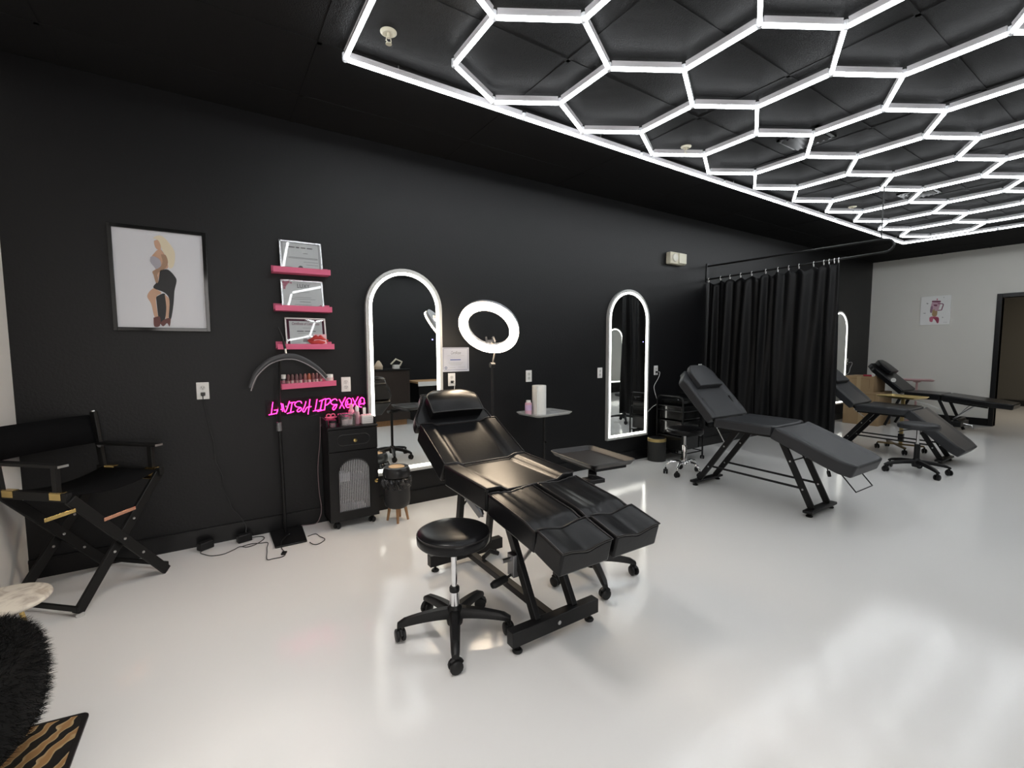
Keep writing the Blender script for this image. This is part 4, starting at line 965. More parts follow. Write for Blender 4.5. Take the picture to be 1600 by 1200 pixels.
# ring light on its stand
C_ = Vector((1.925,-.475,1.517)); nrm = Vector((-.60,-.50,-.62)).normalized()
ux = nrm.cross(Vector((0,0,1))).normalized(); uy = ux.cross(nrm).normalized()
t = thing('ring_light', (1.99,-.42,0), 'round warm glowing ring light on a thin black stand behind the nearest bed', 'ring light')
def ringband(b, r0, r1, d0, d1, n=56):
    q = [[b.bm.verts.new(C_ + (ux*math.cos(a)+uy*math.sin(a))*r + nrm*d) for a in [2*PI*k/n for k in range(n)]] for r, d in ((r0,d0),(r1,d0),(r1,d1),(r0,d1))]
    for i in range(n):
        j = (i+1) % n
        for s in range(4): b.bm.faces.new((q[s][i], q[s][j], q[(s+1)%4][j], q[(s+1)%4][i]))
    return b
ringband(B(), .182, .252, -.034, -.004).build('ring_housing', mat('grey_ring_shell', (.32,.33,.36), .4), t, smooth=True, ang=35)
ringband(B(), .180, .254, -.004, .010).build('diffuser', RLED, t, smooth=True, ang=35)
pb = C_ - uy*.225 - nrm*.05
B().tube([(1.99,-.42,.02),(1.99,-.42,1.10),(1.99,-.42,1.22)], [.011,.011,.009], 10).build('pole', BLKMET, t, smooth=True)
B().tube([(1.99,-.42,1.20), tuple(pb - nrm*.02), tuple(pb)], .008, 8).lathe([(0,-.02),(.022,-.02),(.022,.02),(0,.02)], (1.99,-.42,1.21), 12, (1,0,0)).build('tilt_head', BLKPLA, t, smooth=True)
B().lathe([(0,-.02),(.02,-.02),(.02,.02),(0,.02)], (1.99,-.42,.70), 12).cyl((1.99,-.42,.70),(1.99,-.47,.70),.010,8).build('height_clamp', BLKPLA, t)
for a in (.6, .6+2*PI/3, .6+4*PI/3):
    B().tube([(1.99,-.42,.34),(1.99+.26*math.cos(a),-.42+.26*math.sin(a),.010)], .009, 8).build('tripod_leg', BLKMET, t, smooth=True)
ph = C_ - uy*.10
B().tube([tuple(C_-uy*.20-nrm*.02), tuple(C_-uy*.15+nrm*.01), tuple(ph+nrm*.02)], .006, 8).build('gooseneck', BLKPLA, t, smooth=True)
b = B()
for sgn in (-1,1): b.bar(ph+nrm*.03+ux*.035*sgn-uy*.02, ph+nrm*.03+ux*.03*sgn+uy*.03, .012, .02)
b.bar(ph+nrm*.03-ux*.04-uy*.01, ph+nrm*.03+ux*.04-uy*.01, .015, .02); b.build('phone_clamp', GREYMET, t)

# half moon lamp on its square base
t = thing('arc_lamp', (.41,-.19,0), 'black half moon arc lamp on a thin pole beside the pink ledges', 'lamp')
B().prism([(.303,-.035,.001),(.525,-.032,.001),(.508,-.350,.001),(.307,-.350,.001)], (0,0,.012)).build('base_plate', BLKMET, t, bevel=.004)
B().tube([(.402,-.10,.012),(.392,-.14,.55),(.385,-.16,.80)], .0125, 10).build('lower_pole', BLKMET, t, smooth=True)
B().cyl((.384,-.162,.775),(.383,-.162,.835),.017,12).build('pole_clamp', GREYMET, t)
B().tube([(.384,-.162,.80),(.398,-.165,1.10),(.405,-.165,1.30)], .008, 8).build('upper_pole', BLKMET, t, smooth=True)
arcp = [(.215,-.25,1.095),(.235,-.25,1.155),(.262,-.25,1.203),(.329,-.25,1.268),(.40,-.25,1.297),(.449,-.25,1.302),(.50,-.25,1.296),(.57,-.25,1.262),(.64,-.25,1.208),(.692,-.25,1.145)]
ap = smooth_path(arcp, 4); b = B(); n_ = len(ap); rings = []
for i, p in enumerate(ap):
    tg = (ap[min(i+1,n_-1)]-ap[max(i-1,0)]).normalized(); nn = Vector((-tg.z,0,tg.x)); w_ = .015+.006*math.sin(PI*i/(n_-1))
    rings.append([b.bm.verts.new(p + nn*a*w_ + Vector((0,c*.014,0))) for a, c in ((-1,-.6),(-.6,-1),(.6,-1),(1,-.6),(1,.6),(.6,1),(-.6,1),(-1,.6))])
for A, C in zip(rings, rings[1:]):
    for k in range(8): b.bm.faces.new((A[k],A[(k+1)%8],C[(k+1)%8],C[k]))
b.bm.faces.new(rings[0][::-1]); b.bm.faces.new(rings[-1])
arm = b.build('curved_light_bar', mat('dark_grey_bar', (.035,.035,.038), .3), t, smooth=True)
B().tube([p + Vector((0,-.012,-.019)) for p in ap], .004, 6).build('unlit_strip', mat('clear_strip', (.28,.26,.27), .2), arm, smooth=True)
B().tube([(.405,-.165,1.30),(.43,-.2,1.302),(.449,-.238,1.30)], .008, 8).build('hinge', GREYMET, t, smooth=True)
B().cyl((.437,-.245,1.318),(.433,-.245,1.36),.007,10).build('holder_sleeve', STEEL, t, smooth=True)
B().tube([(.433,-.245,1.355),(.420,-.245,1.43),(.395,-.24,1.502)], [.009,.007,.004], 8).build('holder_arm', BLKPLA, t, smooth=True)

# ---------------------------------------------------------------- black cabinet with things on top
XA, XB, YF, YB = .690, 1.052, -.250, -.022
t = thing('cabinet', (.87,-.136,0), 'slim black rolling cabinet with an arched ribbed glass door under the neon sign', 'cabinet')
b = B().box((XA,YF+.016,.055),(XA+.016,YB,.765)).box((XB-.016,YF+.016,.055),(XB,YB,.765)).box((XA,YF+.016,.055),(XB,YB,.072)).box((XA,YB-.010,.055),(XB,YB,.765)).box((XA+.016,YF+.016,.585),(XB-.016,YB,.600)).box((XA+.016,YF+.05,.32),(XB-.016,YB,.33))
b.build('body', TRIMB, t)
B().box((XA-.004,YF-.004,.758),(XB+.004,YB+.002,.774)).build('top_board', TRIMB, t, bevel=.003)
b = B().box((XA-.004,YF+.03,.774),(XA+.010,YB,.828)).box((XB-.010,YF+.03,.774),(XB+.004,YB,.828)).box((XA,YB-.012,.774),(XB,YB,.828))
b.build('gallery_rail', TRIMB, t, bevel=.003)
d = B().box((XA+.001,YF,.592),(XB-.001,YF+.017,.752)).build('drawer', TRIMB, t, bevel=.003)
hw_, hh = .120, .040; o = []
for sg in (1,-1):
    for k in range(13):
        a = -PI/2 + PI*k/12
        o.append((sg*(hw_-hh + hh*math.cos(a)), sg*hh*math.sin(a)))
B().tube([((XA+XB)/2+u, YF-.001, .672+v) for u, v in o], .0035, 6, closed=True).build('oval_moulding', TRIMB, d, smooth=True)
def knob(x, y, z, parent): B().lathe([(0,0),(.006,0),(.006,.008),(.013,.012),(.015,.018),(.012,.024),(0,.026)], (x,y,z), 18, (0,-1,0)).build('knob', GOLD, parent, smooth=True)
knob((XA+XB)/2+.008, YF, .668, d)
# door frame with arched opening
ax0, ax1, az0, azs = .755, .985, .130, .430; acx = (ax0+ax1)/2; ar = (ax1-ax0)/2
inner = [(ax0,az0),(ax1,az0)] + [(acx+ar*math.cos(PI*k/20), azs+ar*.82*math.sin(PI*k/20)) for k in range(21)]
outer = []
for x, z in inner:
    if z <= az0+1e-6: outer.append((XA+.001 if x < acx else XB-.001, .060))
    else:
        a = math.atan2(z-azs, x-acx); c, s = math.cos(a), math.sin(a)
        k = min((XB-.001-acx)/c if c > 1e-6 else 9, (acx-XA-.001)/-c if c < -1e-6 else 9, (.585-azs)/s if s > 1e-6 else 9)
        outer.append((acx+c*k, azs+s*k))
# square the two upper corners
b = B(); band(b, outer, inner, YF, YF+.017)
for xq, sgn in ((XA+.001,-1),(XB-.001,1)):
    side = [p for p in outer if abs(p[0]-xq) < .002]; topz = max(p[1] for p in side); nx = min((p for p in outer if abs(p[1]-.585) < .002), key=lambda p: abs(p[0]-xq))
    b.prism([(xq,YF,topz),(nx[0],YF,.585),(xq,YF,.585)], (0,.017,0))
dr = b.build('door', TRIMB, t)
B().tube([(x,YF-.001,z) for x, z in inner], .004, 6, closed=True).build('arch_moulding', TRIMB, dr, smooth=True)
b = B(); NR = 18*6; q = []
for k in range(NR+1):
    x = ax0 + (ax1-ax0)*k/NR; zt = azs + ar*.82*math.sqrt(max(0, 1-((x-acx)/ar)**2))
    y = YF + .010 - .0045*abs(math.sin(PI*18*k/NR))
    q.append([b.bm.verts.new(p) for p in ((x,y,az0),(x,y,zt),(x,YF+.013,zt),(x,YF+.013,az0))])
for A, C in zip(q, q[1:]):
    for j in range(4): b.bm.faces.new((A[j],A[(j+1)%4],C[(j+1)%4],C[j]))
b.build('glass_pane', RIBBED, dr, smooth=True, ang=50)
knob(XB-.022, YF, .335, dr)
for x in (XA+.05, XB-.05):
    for y in (YF+.03, YB-.04): castor(t, x, y, .7, BLKPLA, .021)
for k, (x, z, w_, h, m_) in enumerate(((.81,.331,.10,.07,WHITE),(.92,.331,.08,.05,GREYMET),(.83,.073,.12,.09,GREYMET),(.94,.073,.07,.06,WHITE))):
    tag(B().box((x-w_/2,-.15,z),(x+w_/2,-.07,z+h)).build('supply_box', m_, bevel=.004), ('white supply box on the upper cabinet shelf','grey supply box on the upper cabinet shelf','grey supply box at the cabinet bottom behind the glass','white supply box at the cabinet bottom behind the glass')[k], 'box', 'supply boxes inside the cabinet')
ZT = .775
t = thing('clear_tub', (.845,-.18,ZT), 'round clear plastic tub with white pads in the middle of the cabinet top', 'tub')
B().lathe([(0,.0),(.058,.0),(.064,.07),(.066,.072),(.061,.07),(.055,.004),(0,.004)], (.845,-.18,ZT), 32).build('tub', CLEAR, t, smooth=True)
B().lathe([(0,.078),(.066,.076),(.067,.086),(.058,.092),(0,.092)], (.845,-.18,ZT), 32).build('lid', CLEAR, t, smooth=True)
for k, (x, y) in enumerate(((.822,-.185),(.866,-.19),(.845,-.155))):
    tag(B().lathe([(0,0),(.018,0),(.018,.034),(0,.034)], (x,y,ZT+.006), 16).build('cotton_roll', WHITE), 'white cotton roll inside the clear tub on the cabinet', 'cotton roll', 'cotton rolls in the clear tub')
t = thing('squeeze_bottle', (.925,-.165,ZT), 'tall clear bottle with a white rounded cap on the cabinet top', 'bottle')
B().lathe([(0,0),(.018,0),(.019,.006),(.019,.085),(.012,.098),(0,.098)], (.925,-.165,ZT), 18).build('bottle', mat('rose_liquid', (.75,.45,.52), .2, trans=.5), t, smooth=True)
B().lathe([(0,.098),(.013,.098),(.0145,.106),(.0145,.128),(.008,.140),(0,.141)], (.925,-.165,ZT), 18).build('cap', WHITE, t, smooth=True)
t = thing('squeeze_bottle', (.905,-.075,ZT), 'pink bottle with a pink cap at the back of the cabinet top', 'bottle')
B().lathe([(0,0),(.022,0),(.022,.095),(.014,.105),(0,.105)], (.905,-.075,ZT), 18).build('bottle', mat('pink_bottle2', (.75,.30,.42), .3), t, smooth=True)
B().lathe([(0,.105),(.014,.105),(.014,.145),(0,.147)], (.905,-.075,ZT), 18).build('cap', mat('pale_pink_cap', (.82,.50,.58), .3), t, smooth=True)
t = thing('squeeze_bottle', (1.000,-.070,ZT), 'black bottle with a white label at the back right of the cabinet', 'bottle')
B().lathe([(0,0),(.020,0),(.020,.108),(.012,.116),(.012,.132),(0,.133)], (1.000,-.070,ZT), 18).build('bottle', BLKPLA, t, smooth=True)
B().box((.99,-.0912,ZT+.06),(1.012,-.0885,ZT+.112)).build('label', PAPER, t)
t = thing('sponge_box', (.995,-.172,ZT), 'white and pink patterned small box at the right of the cabinet top', 'box')
B().box((.950,-.21,ZT+.001),(1.036,-.135,ZT+.062)).build('box', mat('box_white', (.60,.57,.56), .5), t, bevel=.003)
b = B()
for k in range(3): b.box((.960,-.2106,ZT+.015+.014*k),(1.028,-.2098,ZT+.019+.014*k))
b.build('printed_lines', LINK, t)
b = B()
for k in range(4): b.sphere((.962+.02*k,-.17+.006*(k%2),ZT+.064), .012, 10, (1,1,.7))
b.build('petals', PALEPK, t, smooth=True)
t = thing('small_jar', (.737,-.195,ZT), 'small clear jar with a black lid at the left front of the cabinet top', 'jar')
B().lathe([(0,0),(.026,0),(.026,.030),(0,.030)], (.737,-.195,ZT), 20).build('jar', CLEAR, t, smooth=True)
B().lathe([(0,.030),(.028,.030),(.028,.048),(0,.048)], (.737,-.195,ZT), 20).build('lid', BLKPLA, t, smooth=True)
t = thing('lip_trinket', (.742,-.11,ZT), 'hot pink lip shaped trinket at the back left of the cabinet top', 'ornament')
B().lathe([(0,0),(.035,0),(.038,.006),(.034,.045),(0,.048)], (.742,-.105,ZT), 16).build('stand', PINKG, t, smooth=True)
b = B()
for sg in (-1,1): b.tube([(.742+sg*.016+.015*math.cos(a),-.115,ZT+.072+.013*math.sin(a)) for a in [2*PI*k/12 for k in range(12)]], .005, 6, closed=True)
b.tube([(.700,-.115,ZT+.060),(.742,-.118,ZT+.054),(.785,-.115,ZT+.060)], [.005,.012,.005], 8); b.build('bow', PINKG, t, smooth=True)

# pedal bin on wooden legs with a liner bag
cx, cy = 1.178, -.305
t = thing('waste_bin', (cx,cy,0), 'black bin on wooden legs with a crumpled bag, beside the cabinet', 'bin')
B().lathe([(0,.110),(.070,.112),(.092,.130),(.100,.165),(.102,.30),(.100,.352),(.094,.352),(.094,.16),(0,.15)], (cx,cy,0), 36).build('body', mat('matt_black_bin', (.016,.016,.017), .5), t, smooth=True)
b = B(); N_ = 48; rings = []
for r, z, w_ in ((.099,.352,.0),(.108,.345,.010),(.112,.322,.012),(.106,.298,.012),(.1035,.270,.004)):
    rings.append([b.bm.verts.new((cx+(r+w_*math.sin(k*1.9+z*60)*.9+.5*w_*math.sin(k*3.7))*math.cos(2*PI*k/N_), cy+(r+w_*math.sin(k*1.9+z*60)*.9)*math.sin(2*PI*k/N_), z+w_*.9*math.sin(k*1.3+r*90))) for k in range(N_)])
for A, C in zip(rings, rings[1:]):
    for k in range(N_): b.bm.faces.new((A[k],A[(k+1)%N_],C[(k+1)%N_],C[k]))
b.build('bin_liner', BAG, t)
B().lathe([(.060,.430),(.075,.437),(.094,.432),(.105,.412),(.107,.385),(.104,.360),(.095,.354),(.062,.354),(.060,.430)], (cx,cy,0), 36).build('lid_ring', mat('satin_black_ring', (.014,.014,.015), .3), t, smooth=True)
B().lathe([(0,.424),(.061,.424),(.061,.433),(.054,.437),(.048,.431),(0,.431)], (cx,cy,0), 32).build('wooden_lid', mat_wood('oak_lid', (.50,.33,.18), (.60,.42,.25), (10,1,10)), t, smooth=True)
for a in (-1.9,-.35,1.0,2.6):
    c, s = math.cos(a), math.sin(a)
    B().tube([(cx+.058*c,cy+.058*s,.120),(cx+.080*c,cy+.080*s,.001)], [.013,.009], 10).build('leg', WOODL, t, smooth=True)
# gold rimmed bin
cx, cy = 4.435, -.165
t = thing('waste_bin', (cx,cy,0), 'round black bin with a gold rim below the far mirror', 'bin')
B().lathe([(0,0),(.106,0),(.107,.004),(.107,.235),(0,.235)], (cx,cy,0), 36).build('body', mat('charcoal_bin', (.028,.028,.027), .55), t, smooth=True)
B().lathe([(0,.235),(.109,.235),(.109,.268),(.098,.272),(0,.272)], (cx,cy,0), 36).build('gold_rim', GOLDP, t, smooth=True, ang=35)
B().lathe([(0,.272),(.096,.272),(.094,.277),(0,.279)], (cx,cy,0), 36).build('lid', BLKPLA, t, smooth=True)

# black trolley with glossy drawers, its end towards the camera
t = thing('trolley', (4.76,-.24,0), 'black metal trolley with glossy black drawers between the gold rimmed bin and bed', 'trolley')
b = B()
X0, X1, Y0, Y1 = 4.56, 4.95, -.43, -.06
for x in (X0, X1):
    b.tube([(x,Y1,.05),(x,Y1,.72),(x,Y1-.02,.762),(x,Y1-.05,.775),(x,Y0+.05,.775),(x,Y0+.02,.762),(x,Y0,.72),(x,Y0,.05)], .010, 8)
for z in (.10,.60):
    for y in (Y0, Y1): b.tube([(X0,y,z),(X1,y,z)], .007, 8)
    for x in (X0, X1): b.tube([(x,Y0,z),(x,Y1,z)], .007, 8)
b.build('frame', BLKMET, t, smooth=True)
for z, h in ((.135,.16),(.315,.16),(.495,.16)):
    d = B().box((X0+.012,Y0+.025,z),(X1-.02,Y1-.025,z+h)).build('drawer', BLKGLO, t, bevel=.008)
    B().box((X0-.004,Y0+.020,z+h-.006),(X0+.016,Y1-.020,z+h+.006)).build('drawer_lip', BLKMET, d, bevel=.002)
rtray(t, (X0+X1)/2, (Y0+Y1)/2, .690, .36, .33, .03, 0, BLKGLO, 'top_tray')
for x in (X0, X1):
    for y in (Y0, Y1): castor(t, x, y, .4, BLKPLA, .022)

# ---------------------------------------------------------------- things beyond the curtain
gx, gy = 7.46, -1.61
t = thing('tray_stand', (gx,gy,0), 'gold tray stand on castors between the two far beds', 'tray stand')
rtray(t, gx+.02, gy+.02, .690, .34, .44, .022, -.25, GOLDP)
B().bar((gx,gy,.06),(gx,gy,.68),.035,.035).build('pole', GOLDP, t, bevel=.003)
B().box((gx-.027,gy-.027,.13),(gx+.027,gy+.027,.22)).build('pole_clamp', BLKPLA, t, bevel=.003)
b = B()
fe = [(7.386,-1.384),(7.18,-1.734),(7.50,-1.84),(7.741,-1.482)]
b.bar((7.18,-1.734,.085),(7.62,-1.42,.085),.03,.02).bar((7.386,-1.384,.085),(7.50,-1.84,.085),.03,.02)
b.build('base_bar', mat('dark_brass', (.22,.16,.08), .35, metal=.7), t)
for x, y in ((7.386,-1.384),(7.18,-1.734),(7.50,-1.84),(7.62,-1.42)): castor(t, x, y, .6, BLKPLA, .030)
B().tube([(gx+.02,gy-.1,.675),(gx+.25,gy-.30,.56)], .008, 8).build('brace', STEEL, t, smooth=True)

def carton(lo, hi, label, seam):
    t = thing('cardboard_box', ((lo[0]+hi[0])/2,(lo[1]+hi[1])/2,lo[2]), label, 'box', 'stacked cardboard boxes')
    B().box(lo, hi).build('carton', CARD, t, bevel=.004)
    B().box((lo[0]-.0015,(lo[1]+hi[1])/2-.03,lo[2]+.01),(lo[0]+.001,(lo[1]+hi[1])/2+.03,hi[2]-.004)).build('tape', CARD2, t)
    b = B().box((lo[0]-.001,lo[1]+.06,lo[2]+.06),(lo[0]+.001,lo[1]+.067,hi[2]-.04)).box((lo[0]-.001,lo[1]+.06,hi[2]-.047),(lo[0]+.001,hi[1]-.1,hi[2]-.04))
    b.build('printed_mark', mat('carton_print', (.24,.16,.08), .8), t)
carton((9.40,-.735,0),(9.95,-.21,.575), 'larger lower cardboard box behind the gold tray stand', 1)
carton((9.40,-.645,.576),(9.90,-.21,.842), 'upper cardboard box stacked on the larger one by the wall', 0)
t = thing('tape_dispenser', (9.44,-.55,.842), 'small dark red object lying on the upper cardboard box', 'object')
B().box((9.41,-.60,.8425),(9.47,-.48,.872), rot=.1).build('base', REDPL, t, bevel=.005)
B().lathe([(.012,-.010),(.026,-.010),(.026,.010),(.012,.010),(.012,-.010)], (9.44,-.615,.869), 18, (1,.2,0)).build('roll', WHITE, t, smooth=True)
t = thing('side_table', (10.55,-.90,0), 'pale pink pedestal table against the pale far wall', 'table')
rtray(t, 10.55, -.90, .742, .36, .44, .02, .35, PINKMET)
B().cyl((10.55,-.90,.03),(10.55,-.90,.72),.016,14).build('pole', PINKMET, t, smooth=True)
B().lathe([(0,.70),(.05,.715),(.06,.738),(0,.738)], (10.55,-.90,0), 20).build('flange', PINKMET, t, smooth=True)
B().lathe([(0,.001),(.16,.001),(.16,.014),(.03,.03),(0,.03)], (10.55,-.90,0), 28).build('foot', PINKMET, t, smooth=True)
# painted canvas
t = thing('canvas_painting', (10.98,-.98,1.74), 'small white canvas painted with a pink cup and hand on the pale far wall', 'painting')
B().box((10.952,-1.186,1.740),(10.979,-.776,2.256)).build('canvas', mat('canvas_white', (.86,.86,.85), .7), t, bevel=.003)
ART = {'cup':[(-0.934,2.15),(-1.042,2.141),(-1.036,2.051),(-1.013,1.984),(-0.938,1.989),(-0.917,2.06)],'rim':[(-0.935,2.173),(-1.043,2.164),(-1.04,2.136),(-0.934,2.15)],'shade':[(-0.917,2.06),(-0.938,2.081),(-0.949,2.035),(-0.935,1.955),(-0.912,1.98)],'band':[(-0.954,2.103),(-1.003,2.099),(-1.0,2.071),(-0.964,2.079)],'hand':[(-0.943,1.989),(-0.967,2.022),(-0.982,1.986),(-1.013,1.984),(-1.004,1.893),(-0.947,1.903)],'bow':[(-0.909,1.87),(-0.943,1.891),(-1.018,1.881),(-1.042,1.846),(-1.037,1.766),(-1.0,1.808),(-0.967,1.85),(-0.953,1.793),(-0.916,1.806)],'bowstripe':[(-0.957,1.873),(-1.032,1.863),(-1.041,1.817),(-1.024,1.761),(-0.995,1.82)],'s1':[(-0.855,2.14),(-0.882,2.132),(-0.878,2.118),(-0.86,2.122)],'s2':[(-0.815,1.96),(-0.857,1.96),(-0.838,1.947)],'s3':[(-1.082,2.225),(-1.095,2.221),(-1.09,2.21)],'s4':[(-1.083,1.874),(-1.101,1.868),(-1.088,1.857)],'s5':[(-0.993,2.208),(-1.011,2.201),(-1.003,2.176),(-0.994,2.182)]}
am = [mat('art_lilac', (.58,.38,.46), .7), mat('art_plum', (.20,.06,.11), .7), mat('art_shade', (.30,.17,.24), .7), mat('art_tan', (.42,.28,.15), .7), mat('art_rose', (.60,.16,.24), .7), mat('art_dark_rose', (.33,.06,.11), .7), mat('art_grey', (.30,.30,.31), .7)]
b = B()
for k, (nm, mi, dy) in enumerate((('cup',0,0),('shade',2,1),('band',1,2),('rim',1,2),('s5',4,3),('hand',3,3),('bow',4,3),('bowstripe',5,4),('s1',6,1),('s2',6,1),('s3',6,1),('s4',6,1))):
    sm = smooth_path([(0,y,z) for y, z in ART[nm]+[ART[nm][0]]], 3)[:-1]
    b.m(mi).face([(10.9515-.0003*dy, p.y, p.z) for p in sm])
HP = [(-1.011,2.115),(-1.076,2.109),(-1.089,2.092),(-1.068,1.997),(-1.017,1.992)]
b.m(1)
for (y0_,z0_),(y1_,z1_) in zip(HP, HP[1:]): b.bar((10.951,y0_,z0_),(10.951,y1_,z1_),.014,.001,(1,0,0))
b.build('painted_design', am, t)
B().tube([(10.951,-1.101,1.774),(10.951,-1.122,1.780),(10.951,-1.140,1.775),(10.951,-1.160,1.783)], .0012, 4).build('signature', INK, t)

# ---------------------------------------------------------------- left corner: director chair, marble table, fur stool, tiger mat
O_ = Vector((-.605,-.360,0)); fa = math.atan2(-.68,.73); F = Vector((math.cos(fa),math.sin(fa),0)); R_ = Vector((-F.y,F.x,0))   # F faces the room, R_ is the chair side by the black wall
def Q(f, r, z): return tuple(O_ + F*f + R_*r + Vector((0,0,z)))
t = thing('director_chair', tuple(O_), 'black folding director chair with brass fittings in the left corner', 'chair')
HWD, HD, SZ, AZ = .250, .205, .622, .775
for f, nm in ((HD,'front'),(-HD,'rear')):
    for sg in (1,-1):
        off = .014*sg
        l = B().bar(Q(f+off,-sg*HWD,SZ-.01), Q(f+off,sg*(HWD-.012),.012), .020, .052, (0,0,1)).build('cross_leg', BLKMET if 0 else mat('black_stained_wood', (.007,.007,.007), .5, spec=.3), t, bevel=.004)
        b = B()
        for u in ((.5,.70) if sg > 0 else (.36,.60)):
            p = Vector(Q(f+off,-sg*HWD,SZ-.01)).lerp(Vector(Q(f+off,sg*(HWD-.012),.012)), u)
            b.lathe([(0,0),(.008,0),(.006,.004),(0,.005)], tuple(p+F*.011), 10, tuple(F))
        b.build('bolt', STEEL, l, smooth=True)
BW = MATS['black_stained_wood']
FEET = mat('clear_foot_pad', (.6,.6,.58), .3)
for sg in (1,-1):
    B().bar(Q(-HD-.02,sg*HWD,.045), Q(HD+.01,sg*HWD,.045), .016, .026).build('foot_stretcher', BW, t, bevel=.003)
    b = B()
    for f in (HD,-HD): b.cyl(Q(f,sg*(HWD-.015),.001), Q(f,sg*(HWD-.015),.012), .018, 12)
    b.build('foot_pad', FEET, t)
    rl = B().bar(Q(-HD-.035,sg*HWD,SZ), Q(HD+.012,sg*HWD,SZ), .028, .045).build('seat_rail', BW, t, bevel=.003)
    for f in (-HD+.06, HD-.055):
        b = B()
        for side in (-1,1): b.bar(Q(f-.035, sg*HWD+side*.0150, SZ+.004), Q(f+.035, sg*HWD+side*.0150, SZ+.004), .002, .034)
        b.bar(Q(f-.035, sg*HWD, SZ+.0235), Q(f+.035, sg*HWD, SZ+.0235), .026, .002)
        b.bar(Q(f-.045, sg*HWD-sg*.035, SZ-.030), Q(f+.045, sg*HWD-sg*.035, SZ-.030), .05, .002)
        b.bar(Q(f, sg*HWD-sg*.014, SZ-.012), Q(f, sg*HWD-sg*.016, SZ-.031), .03, .003)
        b.build('brass_hinge', GOLD, rl)
    B().bar(Q(HD-.06,sg*HWD,SZ+.02), Q(HD-.06,sg*HWD,AZ), .022, .032, F).build('arm_post', BW, t, bevel=.003)
    B().bar(Q(-HD-.02,sg*HWD,AZ+.006), Q(HD-.005,sg*(HWD+.005),AZ+.006), .052, .016).build('armrest', BW, t, bevel=.004)
    bp = B().bar(Q(-HD,sg*HWD,SZ+.02), Q(-HD-.045,sg*HWD,.975), .022, .034, F).build('back_post', BW, t, bevel=.003)
    B().cyl(Q(-HD+.004,sg*(HWD-.002),.772), Q(-HD+.008,sg*(HWD-.002)-.02,.772), .013, 12).build('post_knob', GREYMET, bp)
    B().cyl(Q(-HD-.045,sg*HWD,.975), Q(-HD-.046,sg*HWD,.982), .009, 10).build('post_cap', STEEL, bp)
    B().bar(Q(HD-.0035,sg*(HWD+.005)-.024,AZ+.006), Q(HD-.0035,sg*(HWD+.005)+.024,AZ+.006), .002, .012).build('arm_end_trim', STEEL, t)
# canvas seat and back
b = B(); ring = []
for i in range(13):
    u = -1+2*i/12; z = SZ+.018-.045*(1-u*u)
    ring.append([b.bm.verts.new(Q(f,u*HWD,z)) for f in (-HD,HD-.01)])
for A, C in zip(ring, ring[1:]): b.bm.faces.new((A[0],A[1],C[1],C[0]))
s_ = b.build('canvas_seat', BLKFAB, t, smooth=True); md = s_.modifiers.new('thickness','SOLIDIFY'); md.thickness = .004
b = B(); ring = []
for i in range(13):
    u = -1+2*i/12; bow = -.03*(1-u*u)
    ring.append([b.bm.verts.new(Q(-HD-.022-(.045*(z-.78)/.2)+bow,u*(HWD+.012),z)) for z in (.785,.87,.955)])
for A, C in zip(ring, ring[1:]):
    for j in range(2): b.bm.faces.new((A[j],A[j+1],C[j+1],C[j]))
s_ = b.build('canvas_back', BLKFAB, t, smooth=True); md = s_.modifiers.new('thickness','SOLIDIFY'); md.thickness = .005
for m_, pa, pb, nm in ((GOLD, Q(HD+.028,-.372,.553), Q(HD+.028,-.238,.556), 'brass_link'), (COPPER, Q(HD+.028,-.110,.458), Q(HD+.028,.062,.464), 'copper_link')):
    B().bar(pa, pb, .004, .020).build(nm, m_, t, bevel=.0015)

t = thing('side_table', (-.735,-1.235,0), 'round white marble side table in front of the director chair', 'table')
B().lathe([(0,.362),(.140,.362),(.152,.367),(.156,.373),(.154,.380),(.147,.383),(0,.383)], (-.735,-1.235,0), 48).build('marble_top', MARBLE, t, smooth=True, ang=60)
for a in (.84, .84+2*PI/3, .84+4*PI/3):
    B().tube([(-.735+.06*math.cos(a),-1.235+.06*math.sin(a),.37),(-.735+.128*math.cos(a),-1.235+.128*math.sin(a),.004)], .008, 8).build('leg', GOLD, t, smooth=True)
# fur covered stool
fx, fy, frx, fry = -.700, -1.775, .225, .365
t = thing('fur_stool', (fx,fy,0), 'shaggy black fur stool with short gold legs at the lower left edge', 'stool')
prof = [(0,.455),(.45,.452),(.72,.440),(.90,.412),(.98,.360),(1.0,.290),(.96,.215),(.86,.170),(0,.165)]
core = B().lathe(prof, (fx,fy,0), 32, sx=frx-.022, sy=fry-.022).build('cushion', FUR, t, smooth=True, ang=80)
rnd = random.Random(3); b = B()
for k in range(15000):
    u = rnd.random()*6.6; i = int(u); 
    if i >= len(prof)-2: i = len(prof)-3
    fr = u-int(u); r0, h0_ = prof[i]; r1, h1_ = prof[i+1]
    if i == 0 and rnd.random() < .3: fr = math.sqrt(fr)
    r_, h_ = r0+(r1-r0)*fr, h0_+(h1_-h0_)*fr; a = rnd.random()*2*PI
    p = Vector((fx+(frx-.025)*r_*math.cos(a), fy+(fry-.025)*r_*math.sin(a), h_))
    nr = (h0_-h1_)/.08; n = Vector((math.cos(a)*min(1,nr+.15*r_), math.sin(a)*min(1,nr+.15*r_), max(.15, 1-nr))).normalized()
    d = (n + Vector((rnd.uniform(-.6,.6), rnd.uniform(-.6,.6), rnd.uniform(-.7,.1)))).normalized()
    L = rnd.uniform(.018,.036); sd = d.cross(Vector((rnd.uniform(-1,1),rnd.uniform(-1,1),rnd.uniform(-1,1)))).normalized()*.0011
    b.face([p-sd, p+sd, p+d*L+Vector((0,0,-.006))])
stuff(b.build('fur_pile', FUR, t))
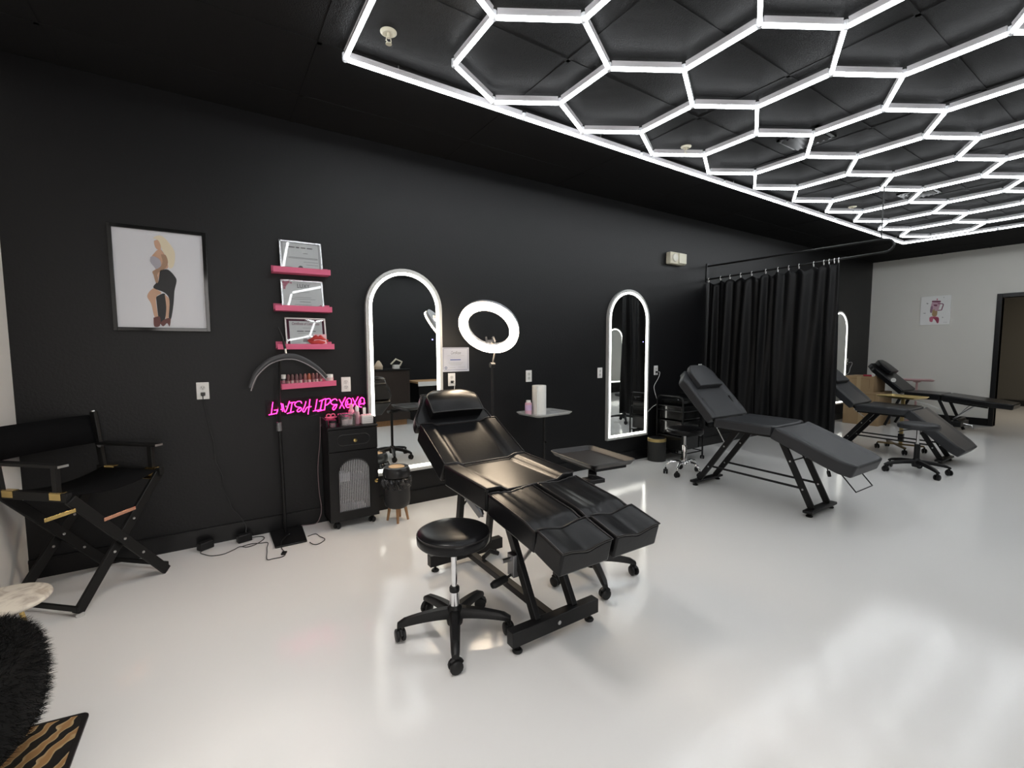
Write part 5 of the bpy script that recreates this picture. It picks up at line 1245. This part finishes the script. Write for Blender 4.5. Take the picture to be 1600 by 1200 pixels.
for x, y, ox, oy in ((-.625,-1.545,.025,.07),(-.79,-1.545,-.03,.07),(-.625,-1.98,.03,-.06),(-.79,-1.98,-.03,-.06)):
    l = B().tube([(x,y,.19),(x+ox,y+oy,.016)], [.016,.012], 12).build('leg', GOLD, t, smooth=True)
    B().lathe([(0,0),(.016,0),(.017,.006),(.012,.016),(0,.017)], (x+ox,y+oy,.001), 14).build('foot_glide', GREYMET, l, smooth=True)
# tiger print mat
t = thing('floor_mat', (-.66,-1.80,0), 'tiger print mat with a black border at the bottom left corner', 'mat')
ang_ = math.atan2(-1.51+1.54,-.625+.44)
P0 = Vector((-.436,-1.540,0)); du = Vector((-.985,.165,0)).normalized(); dv = Vector((-.02,-1,0)).normalized()
def rr(inset, z):
    W_, H_ = .46, .55; r = .022; out = []
    for cu, cv, a0 in ((inset+r,inset+r,PI),(W_-inset-r,inset+r,1.5*PI),(W_-inset-r,H_-inset-r,0),(inset+r,H_-inset-r,PI/2)):
        for k in range(5):
            a = a0+PI/2*k/4; out.append(P0 + du*(cu+r*math.cos(a)) + dv*(cv+r*math.sin(a)) + Vector((0,0,z)))
    return out
B().prism(rr(0,.001), (0,0,.010)).build('border', mat('black_binding', (.012,.011,.012), .35), t, bevel=.003)
B().prism(rr(.016,.0112), (0,0,.002)).build('tiger_panel', TIGER, t)

# ---------------------------------------------------------------- the side of the room seen in the mirrors
t = thing('reception_desk', (2.4,-4.5,0), 'dark walnut reception desk, seen only reflected in the near mirror', 'desk')
B().box((1.55,-4.75,.10),(2.95,-4.12,.97)).build('body', WOODD, t, bevel=.004)
B().box((1.53,-4.77,.97),(2.97,-4.10,1.0)).build('top_board', TRIMB, t, bevel=.004)
B().box((1.60,-4.70,0),(2.90,-4.17,.10)).build('plinth', WOODL, t)
t = thing('ornament', (2.25,-4.3,1.0), 'cream and gold ornament on the reflected desk', 'ornament')
B().lathe([(0,0),(.05,0),(.055,.05),(.03,.09),(0,.1)], (2.30,-4.25,1.0), 16).build('gold_ball', GOLDP, t, smooth=True)
B().lathe([(0,0),(.07,0),(.075,.05),(.045,.11),(.02,.145),(0,.15)], (2.44,-4.25,1.0), 9).build('cream_cone', mat('cream_plaster', (.62,.5,.38), .6), t)
t = thing('ornament', (2.75,-4.3,1.0), 'white knotted ornament on the reflected desk', 'ornament')
B().box((2.70,-4.30,1.0),(2.80,-4.20,1.07)).build('block', WHITE, t)
B().tube([(2.66,-4.25,1.08),(2.75,-4.25,1.17),(2.86,-4.25,1.12),(2.82,-4.25,1.05)], .016, 8).build('loop', OFFW, t, smooth=True)
t = thing('low_counter', (3.7,-4.45,0), 'light wood counter with a white edge, seen only in the near mirror', 'counter')
B().box((3.13,-4.75,.715),(4.3,-4.172,.75)).build('wood_top', WOODT, t)
B().box((3.125,-4.171,.672),(4.3,-4.155,.752)).build('white_edge', WHITE, t)
B().box((3.15,-4.73,.0),(4.28,-4.20,.714)).build('cupboard', TRIMB, t)
